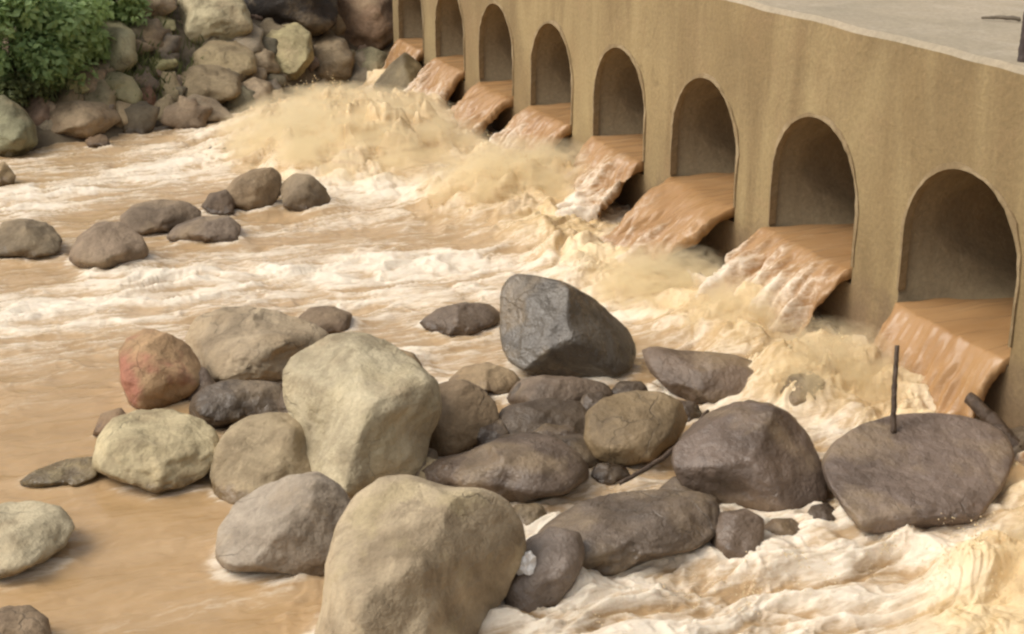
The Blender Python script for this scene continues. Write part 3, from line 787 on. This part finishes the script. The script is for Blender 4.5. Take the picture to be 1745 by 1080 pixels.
while _n < 130 and _try < 1500:
    _try += 1
    px, py = rs.uniform(-40, 665), rs.uniform(-30, 218)
    p, d = on_bank(px, py)
    if bank_dist(p[0:1], p[1:2])[0] < 0.05: continue
    rm = rs.uniform(0.06, 0.24)
    r = rm * F / d
    a0 = rs.uniform(0, 6.28); fl = rs.uniform(0.5, 0.95)
    poly = [(px + r * rs.uniform(0.85, 1.2) * math.cos(a0 + t), py - fl * r * rs.uniform(0.85, 1.15) * math.sin(a0 + t)) for t in np.arange(0, 6.28, 0.63)]
    tn = rs.uniform(0.72, 1.12)
    cc = np.array((136, 120, 96)) * tn + np.array([rs.uniform(-6, 6), 0, rs.uniform(-6, 8)])
    dist = [math.hypot(px - q[0][0], py - q[0][1]) for q in SHORT]
    j, j2 = [int(v) for v in np.argsort(dist)[:2]]
    tw = 'dark' if tn < 0.86 else 'pale' if tn > 1.0 else 'brown'
    sw_ = 'flat' if fl < 0.62 else 'round' if fl > 0.82 else 'oval'
    lab = '%s %s %s stone between the %s and the %s' % ('tiny' if rm < 0.12 else 'small' if rm < 0.18 else 'middling', tw, sw_, SHORT[j][1], SHORT[j2][1])
    if lab in _seen: continue
    _seen[lab] = 1
    rock(poly, tuple(cc), lab, 'stone', 'stone', 'small stones filling the gaps of the bank', bank=True, seed=200 + _n, sub=3, rough=0.14, gain=0.95)
    _n += 1

# grass between the bank stones
rs = np.random.RandomState(21)
V, Fc, tone = [], [], []
for _ in range(900):
    px, py = rs.normal(150, 75), rs.normal(95, 45)
    if not (-20 < px < 420 and -20 < py < 190): continue
    p, d = on_bank(px, py)
    for _b in range(7):
        o = p + np.array([rs.normal(0, 0.05), rs.normal(0, 0.05), -0.02]); a = rs.uniform(0, 6.28); L = rs.uniform(0.08, 0.24)
        lean = np.array([math.cos(a), math.sin(a), 0]) * L * rs.uniform(0.2, 0.7); sd = np.array([-math.sin(a), math.cos(a), 0]) * 0.009
        b = len(V)
        V += [o - sd, o + sd, o + lean * 0.5 + (0, 0, L * 0.7), o + lean + (0, 0, L)]
        Fc += [(b, b + 1, b + 2), (b, b + 2, b + 3)]
        tone += [rs.uniform(0, 1)] * 4
tag(link('bank_grass', mesh_np('bank_grass', np.array(V), np.array(Fc), smooth=False, attrs={'tone': np.array(tone)}), M_LEAF_OLIVE), 'short green grass growing between the bank stones', 'grass', kind='stuff')

# ------------------------------------------------------------------ river
def seg_dist(X, Y, pts):
    best = np.full(X.shape, 1e9)
    for (x0, y0), (x1, y1) in zip(pts[:-1], pts[1:]):
        ex, ey = x1 - x0, y1 - y0
        t = np.clip(((X - x0) * ex + (Y - y0) * ey) / (ex * ex + ey * ey + 1e-9), 0, 1)
        best = np.minimum(best, np.hypot(X - x0 - t * ex, Y - y0 - t * ey))
    return best

# (picture points, half width in metres, foam, turbulence)
STROKES = [
    ([(-200, 420), (200, 400), (600, 380), (1000, 400)], 1.2, 0.30, 0.30),
    ([(-200, 300), (100, 290), (420, 270)], 0.9, 0.30, 0.25),
    ([(-100, 560), (300, 520), (700, 500), (1150, 520)], 0.9, 0.42, 0.40),
    ([(900, 1000), (1300, 980), (1750, 960)], 0.7, 0.45, 0.60),
    ([(-200, 380), (0, 350), (150, 318), (300, 296), (420, 280), (560, 292)], 0.55, 0.85, 0.55),
    ([(-100, 300), (120, 275), (300, 250), (420, 235)], 0.7, 0.50, 0.40),
    ([(540, 318), (640, 330), (760, 330), (900, 318)], 0.50, 0.95, 0.7),
    ([(420, 250), (520, 230), (640, 230), (760, 250)], 1.0, 0.75, 0.95),
    ([(760, 290), (860, 300), (950, 330), (1000, 390)], 0.65, 0.70, 0.95),
    ([(400, 395), (560, 378), (760, 370), (940, 385)], 0.45, 0.46, 0.55),
    ([(-200, 580), (0, 545), (180, 520), (330, 505), (480, 480)], 0.42, 0.92, 0.65),
    ([(200, 500), (420, 470), (640, 458), (860, 460), (1060, 480), (1240, 470)], 0.45, 0.98, 0.75),
    ([(600, 520), (760, 500), (860, 480)], 0.40, 0.75, 0.6),
    ([(1050, 520), (1120, 540), (1180, 560), (1240, 530)], 0.40, 0.90, 0.8),
    ([(1080, 600), (1060, 650), (1040, 650)], 0.14, 0.75, 0.5),
    ([(640, 600), (700, 640), (760, 610), (840, 570)], 0.22, 0.55, 0.4),
    ([(1200, 560), (1320, 580), (1440, 600), (1500, 660)], 0.45, 0.75, 0.95),
    ([(1430, 700), (1560, 690), (1700, 690), (1800, 720)], 0.35, 0.85, 0.7),
    ([(1400, 740), (1410, 800), (1430, 880)], 0.16, 0.70, 0.6),
    ([(1000, 1010), (1150, 990), (1320, 960), (1500, 940), (1760, 960)], 0.26, 0.95, 0.95),
    ([(960, 1060), (1200, 1050), (1450, 1030), (1800, 1040)], 0.24, 0.95, 0.95),
    ([(900, 1130), (1300, 1120), (1800, 1110)], 0.30, 0.80, 0.9),
    ([(880, 900), (930, 870), (1010, 830), (1130, 820)], 0.12, 0.65, 0.35),
    ([(-100, 600), (60, 600), (200, 570)], 0.50, 0.30, 0.35),
    ([(-100, 680), (80, 660), (220, 640)], 0.45, 0.14, 0.22),
    ([(1130, 690), (1180, 700)], 0.10, 0.5, 0.3),
]
colr = np.concatenate([np.linspace(-2.6, -0.46, 60)[:-1], np.linspace(-0.46, 0.46, 860), np.linspace(0.46, 2.6, 60)[1:]])
rowp = np.concatenate([np.linspace(2600, 1130, 50)[:-1], np.arange(1130, 60, -1.45), np.linspace(60, -180, 50)[1:]])
yy = on_z(np.full(len(rowp), 872.5), rowp, 0.0)[:, 1]
YY = np.repeat(yy[:, None], len(colr), 1)
XX = colr[None, :] * YY
sh = XX.shape
FA = XX * A_[0] + YY * A_[1]
FT = XX * T_[0] + YY * T_[1]
foamF = np.zeros(sh); turb = np.full(sh, 0.10)
wx = 0.35 * fbm(FA * 0.9, FT * 1.6, octaves=3); wy = 0.35 * fbm(FA * 0.9 + 40, FT * 1.6 + 11, octaves=3)
for pts, w, fo, tu in STROKES:
    wp = on_z([p[0] for p in pts], [p[1] for p in pts], 0.0)[:, :2]
    dd = seg_dist(XX + wx, YY + wy, wp)
    w = w * 1.5
    g = np.exp(-(dd / w) ** 2)
    foamF = np.maximum(foamF, fo * g); turb = np.maximum(turb, tu * np.exp(-(dd / (w * 1.25)) ** 2))
lx, ly = bridge_local(np.stack([XX, YY], -1))
nearb = np.exp(-((ly + 0.9) / 0.9) ** 2) * sstep(X_FAR - 1, X_FAR + 1, lx)
turb = np.maximum(turb, 0.75 * nearb); foamF = np.maximum(foamF, 0.55 * nearb)
# water piling against and trailing off the rocks
COLLAR = np.zeros(sh); CLIFT = np.zeros(sh)
for cx, cy, r, rad in ROCKS:
    ax = (XX - cx) * A_[0] + (YY - cy) * A_[1]
    tx = (XX - cx) * T_[0] + (YY - cy) * T_[1]
    dd = np.hypot(ax, tx)
    act = float(np.max(np.where(dd < r * 1.6, turb, 0)))
    if rad.max() > 0:
        th_ = (np.arctan2(YY - cy, XX - cx) / (2 * math.pi)) % 1 * 48
        m_ = dd < r * 1.5 + 0.5
        gap = np.where(m_, dd - np.interp(th_, np.arange(49), np.append(rad, rad[0])), 9.0) + 0.12 * wx
        upst = 0.5 + 0.5 * np.clip(ax / (r + 0.01), -1, 1)
        wid = 0.035 + 0.09 * act * (0.4 + upst)
        COLLAR = np.maximum(COLLAR, (0.28 + 0.75 * act) * np.exp(-(np.maximum(gap, 0) / wid) ** 2) * m_)
        CLIFT = np.maximum(CLIFT, (0.012 + 0.06 * act * upst) * np.exp(-(np.maximum(gap, 0) / (wid * 1.4)) ** 2) * m_)
    if act < 0.3: continue
    wake = np.exp(-((np.abs(tx) - r * 0.8) / 0.10) ** 2) * sstep(0, -r, ax) * np.exp(ax / (2.2 * r + 0.01) * (ax < 0))
    foamF = np.maximum(foamF, 0.55 * act * wake)
foamF = np.maximum(foamF, np.clip(COLLAR, 0, 0.9))
swell = fbm(FA * 0.55, FT * 1.1, octaves=3)
qx = FA + 0.25 * fbm(FA * 1.5, FT * 2.5, octaves=2); qy = FT + 0.18 * fbm(FA * 1.5 + 9, FT * 2.5 + 4, octaves=2)
rid = ridged(qx * 1.1, qy * 2.6, octaves=4, gain=0.5)
rid2 = ridged(qx * 1.6 + 20, qy * 7.0, octaves=4, gain=0.52)
str_ = ridged(qx * 0.55 + 31, qy * 5.0, octaves=5, gain=0.6)
fine = fbm(FA * 9, FT * 15, octaves=3, gain=0.6)
Z = turb * (0.08 * swell + 0.20 * (rid - 0.62) + 0.05 * (rid2 - 0.6) + 0.035 * (str_ - 0.6) + 0.006 * fine) + turb ** 2 * 0.03
Z += CLIFT * (0.6 + 0.8 * rid2)
Z += 0.012 * fbm(FA * 1.6, FT * 3.6, octaves=4) + 0.002 * fine
JET = {-1: 1.9, 0: 1.6, 1: 2.9, 2: 4.0, 3: 2.7, 4: 2.6, 5: 3.3, 6: 2.2, 7: 1.8}
HEAPS = [((600, 246), 1.35, 1.9, 0.62), ((690, 215), 0.5, 0.9, 0.40), ((890, 345), 0.95, 0.75, 0.46), ((960, 400), 0.5, 0.5, 0.25), ((1090, 480), 0.55, 0.45, 0.20),
         ((1270, 560), 0.55, 0.38, 0.30), ((1385, 672), 0.52, 0.44, 0.46), ((1470, 690), 0.35, 0.38, 0.34), ((1750, 1000), 0.40, 0.30, 0.32)]
HEAPS_W = [(on_z(h_[0][0], h_[0][1], 0.0), *h_[1:], 1.0) for h_ in HEAPS]
for i in ARCHES:
    for u_ in (-0.38, 0.0, 0.38):
        HEAPS_W.append((bridge_world(-SPC * i + u_, -JET[i] * 0.255 - 0.05, 0.0), 0.36, 0.30, 0.23 + 0.07 * math.sin(i * 2.7 + u_ * 9), 0.75))
HEAPS_W.append((on_z(1700, 1075, 0.0), 0.5, 0.30, 0.12, 0.9))
hn = sum(0.5 ** o * np.abs(perlin(qx * 1.7 * 2.1 ** o + 3 * o, qy * 1.7 * 2.1 ** o + 7 * o)) for o in range(5))
hn2 = fbm(FA * 7 + 5, FT * 7, octaves=4, gain=0.7)
gold = np.zeros(sh)
for c, ea, et, hh, gd in HEAPS_W:
    ax = ((XX - c[0]) * A_[0] + (YY - c[1]) * A_[1] + wx * 0.4) / ea; tx = ((XX - c[0]) * T_[0] + (YY - c[1]) * T_[1] + wy * 0.4) / et
    g = np.exp(-(ax * ax + tx * tx) ** 1.3)
    Z = np.maximum(Z, Z * (1 - g) + hh * g * np.clip(0.38 + 1.05 * hn + 0.05 * hn2, 0.02, 1.4))
    gold = np.maximum(gold, gd * g); foamF = np.maximum(foamF, 0.80 * g)
foam = np.clip(foamF * (0.38 + 1.7 * (rid - 0.62) + 1.0 * (rid2 - 0.6) + 1.9 * (str_ - 0.6) + 0.2 * fine) + 0.18 * foamF ** 3, 0, 1)
V = np.stack([XX, YY, Z], -1).reshape(-1, 3)
fc = grid_faces(*sh)
keep = ~(((ly > 0.06) & (lx > X_FAR) & (lx < X_NEAR)) | (bank_dist(XX, YY) > 1.2)).reshape(-1)
fc = fc[keep[fc].all(1)]
tag(link('river_water', mesh_np('river_water', V, fc[:, ::-1], attrs={'foam': foam.reshape(-1), 'aer': np.clip(foamF * 1.1 - 0.75 * sstep(0.5, 0.9, turb) * foamF * sstep(13.0, 9.0, YY), 0, 1).reshape(-1), 'gold': np.clip(gold * 1.3, 0, 1).reshape(-1)}), M_WATER), kind='structure')

# ------------------------------------------------------------------ falls out of the culverts
ROUGHJ = {-1: .4, 0: .15, 1: 1.0, 2: .22, 3: .75, 4: .5, 5: .25, 6: .45, 7: .45}
LANDS = []
SKEW = {-1: 0.1, 0: -0.05, 1: 0.30, 2: -0.06, 3: -0.26, 4: 0.20, 5: -0.10, 6: 0.28, 7: -0.15}
DRIFT = {-1: 0, 0: 0.15, 1: -0.5, 2: 0.25, 3: 0.5, 4: -0.3, 5: 0.4, 6: -0.2, 7: 0.2}
LIPO = {0: -0.09, 1: -0.02, 5: -0.03}
for i in ARCHES:
    v0 = JET[i]
    nu, ns = 90, 64
    tt = np.concatenate([np.linspace(-2.2, 0, 14)[:-1], np.linspace(0, 0.33, ns - 13)])
    us = np.linspace(-1, 1, nu)
    U, S = np.meshgrid(us, tt)
    hw = (R_ - 0.015) + 0.05 * np.clip(S, 0, 1) + np.clip(S / 0.2, 0, 1) * (0.16 * fbm(S * v0 * 4 + i * 5.1, np.sign(U) * 3.7 + 0 * U, octaves=5, gain=0.6) - 0.05)
    xl = U * np.where(S < 0, R_ - 0.06, hw)
    xl = xl + DRIFT[i] * np.clip(S, 0, 1)
    yl = np.where(S < 0, -S, -v0 * S * (1 - 0.10 * U ** 2)) - 0.02
    zl = LIP + LIPO.get(i, 0.0) + np.where(S < 0, 0.02 * -S, -(2.55 * (np.clip(S, 0, 1) - 0.03 * (1 - np.exp(-np.clip(S, 0, 1) / 0.03))) + 0.8 * np.clip(S, 0, 1) ** 2) * (1 + SKEW[i] * U))
    gro = np.clip(S / 0.20, 0, 1.4)
    rj = ROUGHJ[i]
    n1 = fbm(xl * 5 + i * 7.7, S * v0 * 2.0 + i, octaves=4); n2 = ridged(xl * 4 + i * 3.3, S * v0 * 2.4 + 5, octaves=3)
    dz = (0.025 + (0.06 + 0.11 * rj) * gro) * n1 + 0.10 * rj * gro * (n2 - 0.6)
    th = (0.16 + 0.06 * n1) * (1.02 - 0.45 * np.abs(U) ** 6)
    stk = ridged(xl * 9 + i * 3.1, S * v0 * 0.9 + i, octaves=4, gain=0.6)
    dz = dz + 0.035 * gro * (stk - 0.6) - 0.05 * np.abs(U) ** 10 * gro
    top = bridge_world(-SPC * i + xl, yl - dz * 0.6, zl + dz).reshape(-1, 3)
    bot = bridge_world(-SPC * i + xl * 0.99, yl + th * 0.55 * np.clip(S * 6, 0, 1), zl - th).reshape(-1, 3)
    n = nu * len(tt)
    fcs = list(grid_faces(len(tt), nu)) + [f[::-1] + n for f in grid_faces(len(tt), nu)]
    for r_ in range(len(tt) - 1):
        a, b = r_ * nu, (r_ + 1) * nu
        fcs.append(np.array([a, b, b + n, a + n])); a, b = a + nu - 1, b + nu - 1
        fcs.append(np.array([b, a, a + n, b + n]))
    fo = np.clip(rj * (0.12 + 0.5 * gro) * (0.6 + 0.9 * n1) + 0.9 * (0.25 + 0.6 * rj) * gro * (stk - 0.55) * 1.6 + 0.30 * gro ** 3 * (0.6 + n1), 0, 1)
    me = mesh_np('water_fall', np.concatenate([top, bot]), np.array(fcs), attrs={'foam': np.concatenate([fo.ravel(), fo.ravel() * 0.2]), 'aer': np.concatenate([fo.ravel() * 0.6, fo.ravel() * 0.1])})
    bm = bmesh.new(); bm.from_mesh(me); bmesh.ops.recalc_face_normals(bm, faces=bm.faces); bm.to_mesh(me); bm.free()
    tag(link('water_fall', me, M_FALL), kind='structure')
    LANDS.append((i, -SPC * i, -v0 * 0.36, rj))

# ------------------------------------------------------------------ drops of spray in the air
_dv, _df = ico(1)
def spray(px, ext_a, ext_t, height, n, label, rs, z0=0.05, drift=0.5, rmax=0.006):
    cen = on_z(px[0], px[1], 0.0)
    P, R = [], []
    for _ in range(n):
        a, t = rs.normal(0, 0.45, 2)
        w = math.exp(-(a * a + t * t) * 1.2)
        o = np.array([*(cen[:2] + A_ * a * ext_a + T_ * t * ext_t), z0 + height * 0.45 * w])
        vz = math.sqrt(2 * 9.81 * height * max(0.05, w * rs.uniform(0.1, 0.8)))
        vh = np.array([*(A_ * rs.normal(-drift, 0.5) + T_ * rs.normal(0, 0.5)), 0])
        t0, t1 = sorted(rs.uniform(0, 1.6 * vz / 9.81, 2))
        m = rs.randint(5, 13); r0 = rmax * rs.uniform(0.35, 1.0)
        for tm in np.linspace(t0, t1, m):
            p = o + vh * tm + np.array([0, 0, vz * tm - 4.905 * tm * tm]) + rs.normal(0, 0.02, 3)
            P.append(p); R.append(r0 * rs.uniform(0.4, 1.15))
    P = np.array(P); R = np.array(R)
    st = rs.uniform(0.75, 1.6, (len(P), 1, 3))
    V = (P[:, None, :] + _dv[None] * R[:, None, None] * st).reshape(-1, 3)
    Fc = (_df[None] + (np.arange(len(P)) * len(_dv))[:, None, None]).reshape(-1, 3)
    org = cen.copy()
    me = mesh_np('spray', V - org, Fc, attrs={'foam': np.full(len(V), 0.9), 'aer': np.ones(len(V)), 'gold': np.full(len(V), 0.8)})
    tag(link('spray', me, M_SPRAY, loc=tuple(org)), label, 'spray', kind='stuff')
rs = np.random.RandomState(11)
spray((600, 246), 1.35, 1.9, 0.66, 160, 'golden drops thrown up below the far culverts', rs, rmax=0.010)
spray((890, 345), 0.95, 0.8, 0.50, 110, 'golden drops below the middle culverts', rs, rmax=0.008)
spray((1090, 480), 0.6, 0.5, 0.24, 50, 'low drops at the foot of the smooth orange fall', rs)
spray((1400, 676), 0.50, 0.45, 0.46, 130, 'frothy yellow drops right of the pile near the bridge pier', rs)
spray((1735, 1000), 0.5, 0.4, 0.38, 90, 'yellow drops at the lower right edge', rs, rmax=0.005)
spray((1350, 1020), 1.3, 0.4, 0.12, 60, 'low froth drops along the bottom of the picture', rs, rmax=0.0045)

# fine mist hanging over the splashes
def mist_mat():
    m = bpy.data.materials.new('spray_mist'); m.use_nodes = True
    nt = m.node_tree; nt.nodes.clear()
    out = nt.nodes.new('ShaderNodeOutputMaterial'); pv = nt.nodes.new('ShaderNodeVolumePrincipled')
    tc = nt.nodes.new('ShaderNodeTexCoord').outputs['Object']
    ln = nt.nodes.new('ShaderNodeVectorMath'); ln.operation = 'LENGTH'; nt.links.new(tc, ln.inputs[0])
    fall = ramp(nt, ln.outputs['Value'], [(0.15, 1.0), (0.98, 0.0)])
    nz = ramp(nt, noise(nt, tc, 3.4, 5, 0.65, 1.0), [(0.44, 0.0), (0.62, 1.0)])
    nt.links.new(math_(nt, 'MULTIPLY', math_(nt, 'MULTIPLY', fall, nz), 20.0), pv.inputs['Density'])
    pv.inputs['Color'].default_value = (0.99, 0.89, 0.66, 1)
    pv.inputs['Anisotropy'].default_value = 0.2
    nt.links.new(pv.outputs[0], out.inputs['Volume'])
    return m
M_MIST = mist_mat()
scene.cycles.volume_bounces = 3
def mist(px, ea, et, h, label):
    c = on_z(px[0], px[1], 0.0)
    v, f = ico(3)
    o = link('spray_mist', mesh_np('spray_mist', v, f), M_MIST, loc=(c[0], c[1], 0.12))
    o.scale = (ea, et, h); o.rotation_euler = (0, 0, math.atan2(A_[1], A_[0]))
    tag(o, label, 'mist', kind='stuff')
mist((600, 258), 1.7, 2.2, 0.66, 'golden mist over the splash of the far culverts')
mist((890, 345), 1.2, 1.0, 0.60, 'golden mist over the splash of the middle culverts')
mist((1410, 680), 0.65, 0.60, 0.48, 'yellow mist over the froth near the bridge pier')
mist((1130, 505), 0.75, 0.65, 0.34, 'pale golden mist where the smooth orange fall lands')
mist((1265, 570), 0.6, 0.5, 0.36, 'pale golden mist where the rough fall right of it lands')
mist((1800, 1010), 0.5, 0.42, 0.42, 'yellow mist over the froth at the lower right edge')

# ------------------------------------------------------------------ bushes
def bush(px, py, w, h, n, mat, label, seed, leaf=0.09):
    rs = np.random.RandomState(seed)
    p, d = on_bank(px, py)
    root = link('bush', None, loc=tuple(p))
    tag(root, label, 'bush', 'bushes on the far bank')
    # stems
    sv, sf = [], []
    tips = []
    for s in range(9):
        a = rs.uniform(0, 6.28); tip = np.array([math.cos(a) * w * rs.uniform(0.2, 0.8), math.sin(a) * w * rs.uniform(0.2, 0.6), h * rs.uniform(0.6, 0.95)])
        tips.append(tip)
        for q in range(6):
            t = q / 5; c = tip * t + np.array([0, 0, 0.1 * h * math.sin(t * 3)])
            r = 0.022 * (1 - 0.8 * t)
            for j in range(5): sv.append(c + np.array([math.cos(j * 1.257) * r, math.sin(j * 1.257) * r, 0]))
        b0 = s * 30
        for q in range(5):
            for j in range(5): sf.append((b0 + q * 5 + j, b0 + q * 5 + (j + 1) % 5, b0 + q * 5 + 5 + (j + 1) % 5, b0 + q * 5 + 5 + j))
    link('stem', pydata('stem', sv, sf, True), M_BARK, root)
    # leaf clumps
    ncl = 34
    cl = []
    for _ in range(ncl):
        u = rs.normal(size=3); u /= np.linalg.norm(u); u *= rs.uniform(0.35, 1.0) ** 0.6
        cl.append((np.array([u[0] * w, u[1] * w * 0.8, h * (0.50 + 0.48 * u[2])]), rs.uniform(0.16, 0.34) * min(w, h) + 0.05, rs.uniform(0, 1)))
    V, Fc, tone = [], [], []
    for _ in range(n):
        c, r, tn = cl[rs.randint(ncl)]
        u = rs.normal(size=3); u /= np.linalg.norm(u)
        o = c + u * r * rs.uniform(0.5, 1.0)
        if o[2] < 0.02: o[2] = 0.02
        ax = rs.normal(size=3) + u * 0.6 + np.array([0, 0, -0.3]); ax /= np.linalg.norm(ax)
        nm = u * 0.9 + np.array([0, 0, 0.7]) + rs.normal(size=3) * 0.45; sd = np.cross(nm, ax); sd /= np.linalg.norm(sd); ax = np.cross(sd, nm); ax /= np.linalg.norm(ax); nm = np.cross(ax, sd)
        L = leaf * rs.uniform(0.5, 1.7); W_ = L * rs.uniform(0.2, 0.36)
        b = len(V)
        V += [o, o + ax * L * 0.45 + sd * W_ + nm * L * 0.08, o + ax * L, o + ax * L * 0.45 - sd * W_ + nm * L * 0.08]
        Fc += [(b, b + 1, b + 2), (b, b + 2, b + 3)]
        t = np.clip(0.55 * tn + rs.uniform(0, 0.45), 0, 1)
        tone += [t] * 4
    me = mesh_np('foliage', np.array(V), np.array(Fc), smooth=False, attrs={'tone': np.array(tone)})
    tag(link('foliage', me, mat, root), kind='stuff')
    return root
bush(20, 150, 0.80, 1.45, 8000, M_LEAF_DARK, 'tall dark green bush at the top left corner', 1)
bush(125, 108, 0.55, 1.15, 5200, M_LEAF_MID, 'bright green bush beside the pale grey bank boulder', 2)
bush(88, 150, 0.50, 0.60, 3600, M_LEAF_MID, 'low green shrub above the mossy yellow-green boulder', 3, 0.07)
bush(28, 178, 0.38, 0.36, 1800, M_LEAF_OLIVE, 'low olive shrub above the waterline at the left edge', 4, 0.06)
bush(190, 45, 0.45, 0.75, 2800, M_LEAF_MID, 'green bush at the top edge behind the pale grey boulder', 5, 0.08)

# ------------------------------------------------------------------ sticks and debris
def tube(name, pts, radii, mat, label, cat, seed=0, sides=8, knots=0.15):
    rs = np.random.RandomState(seed)
    pts = np.array(pts, float)
    n = 24
    t = np.linspace(0, len(pts) - 1, n)
    C = np.stack([np.interp(t, np.arange(len(pts)), pts[:, k]) for k in range(3)], -1)
    rad = np.interp(t, np.linspace(0, len(pts) - 1, len(radii)), radii)
    C += rs.normal(0, 1, C.shape) * rad[:, None] * knots
    V = []
    for q in range(n):
        ax = C[min(q + 1, n - 1)] - C[max(q - 1, 0)]; ax /= np.linalg.norm(ax)
        s = np.cross(ax, (0.3, 0.2, 1.0) if abs(ax[2]) < 0.9 else (1, 0, 0)); s /= np.linalg.norm(s); u = np.cross(ax, s)
        for j in range(sides):
            an = j * 2 * math.pi / sides
            V.append(C[q] + (s * math.cos(an) + u * math.sin(an)) * rad[q] * rs.uniform(1 - knots, 1 + knots))
    Fs = [(q * sides + j, q * sides + (j + 1) % sides, (q + 1) * sides + (j + 1) % sides, (q + 1) * sides + j) for q in range(n - 1) for j in range(sides)]
    Fs += [tuple(range(sides))[::-1], tuple((n - 1) * sides + j for j in range(sides))]
    V = np.array(V); org = V[V[:, 2].argmin()].copy()
    o = link(name, pydata(name, V - org, Fs, True), mat, loc=tuple(org))
    return tag(o, label, cat)
def pd(px, py, d): return at_depth(px, py, d)
dR20 = float(depth_on(1560, 910, 0.0))
_lm = R20.data
_vv = np.zeros(len(_lm.vertices) * 3, np.float32); _lm.vertices.foreach_get('co', _vv); _vv = _vv.reshape(-1, 3) + np.array(R20.location)
_rel = _vv - np.array([0, 0, H]); _dp = _rel[:, 1] * CP - _rel[:, 2] * SP
_pu = 872.5 + F * _rel[:, 0] / _dp; _pv = 540 - F * (_rel[:, 1] * SP + _rel[:, 2] * CP) / _dp
_nb = np.hypot(_pu - 1523, _pv - 732) < 9
dS = float(_dp[_nb].min()) if _nb.any() else dR20 + 0.7
tube('stick', [pd(1522, 738, dS + 0.01), pd(1524, 665, dS + 0.03), pd(1529, 588, dS + 0.05)], [0.019, 0.017, 0.014], M_WOOD, 'thin dark stick standing upright on the flat-topped boulder', 'stick', 1, knots=0.08)
tube('log', [pd(1650, 676, dR20 + 0.95), pd(1690, 715, dR20 + 0.85), pd(1735, 768, dR20 + 0.72)], [0.042, 0.050, 0.050], M_WOOD, 'short dark log leaning at the right rear of the flat-topped boulder', 'log', 2, knots=0.05)
dst = float(depth_on(1150, 800, 0.10))
tube('branch', [pd(1206, 700, dst + 0.32), pd(1165, 750, dst + 0.10), pd(1125, 785, dst - 0.02), pd(1055, 824, dst - 0.18)], [0.010, 0.016, 0.018, 0.012], M_WOOD, 'dark driftwood branch slanting down between the round brown boulder and the large one', 'branch', 3)
tube('branch', [pd(1050, 862, dst - 0.35), pd(1110, 846, dst - 0.32), pd(1190, 842, dst - 0.30)], [0.007, 0.010, 0.008], M_WOOD, 'thin reddish twig lying across the long dark slab', 'branch', 4)
# white scrap on the smooth grey rock
bm = bmesh.new(); bmesh.ops.create_icosphere(bm, subdivisions=3, radius=1.0)
for v in bm.verts:
    c = np.array(v.co[:]); nn = float(fbm(c[0:1] * 1.4 + 3, c[1:2] * 1.4, c[2:3] * 1.4, octaves=3)[0])
    v.co = Vector((c[0] * 0.055, c[1] * 0.05, c[2] * 0.062)) * (1 + 0.5 * nn)
me = bpy.data.meshes.new('scrap'); bm.to_mesh(me); bm.free()
sc_ = pd(898, 962, float(depth_on(925, 1060, 0.0)) + 0.0)
tag(link('scrap', me, M_PALE, loc=tuple(sc_)), 'white scrap caught on the smooth grey rock', 'debris')

# post, and a thin tube standing in for a shadow-like smear, on the deck
def deck_pt(px, py): return on_z(px, py, DECK_Z)
pb = deck_pt(1743, 104)
tube('post', [pb + np.array([0, 0, -0.02]), pb + np.array([0.0, 0, 0.17]), pb + np.array([0.0, 0, 0.30])], [0.036, 0.034, 0.034], M_STEEL, 'dark post on the deck edge at the right edge', 'post', 5, knots=0.04)
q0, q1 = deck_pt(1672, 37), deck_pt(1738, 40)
tube('smear_rod', [q0 + np.array([0, 0, 0.03]), (q0 + q1) / 2 + np.array([0, 0, 0.04]), q1 + np.array([0, 0, 0.035])], [0.010, 0.016, 0.016], M_SMEAR, 'dark strip on the deck near the post, standing in for a shadow-like smear', 'smear_rod', 6, knots=0.1)
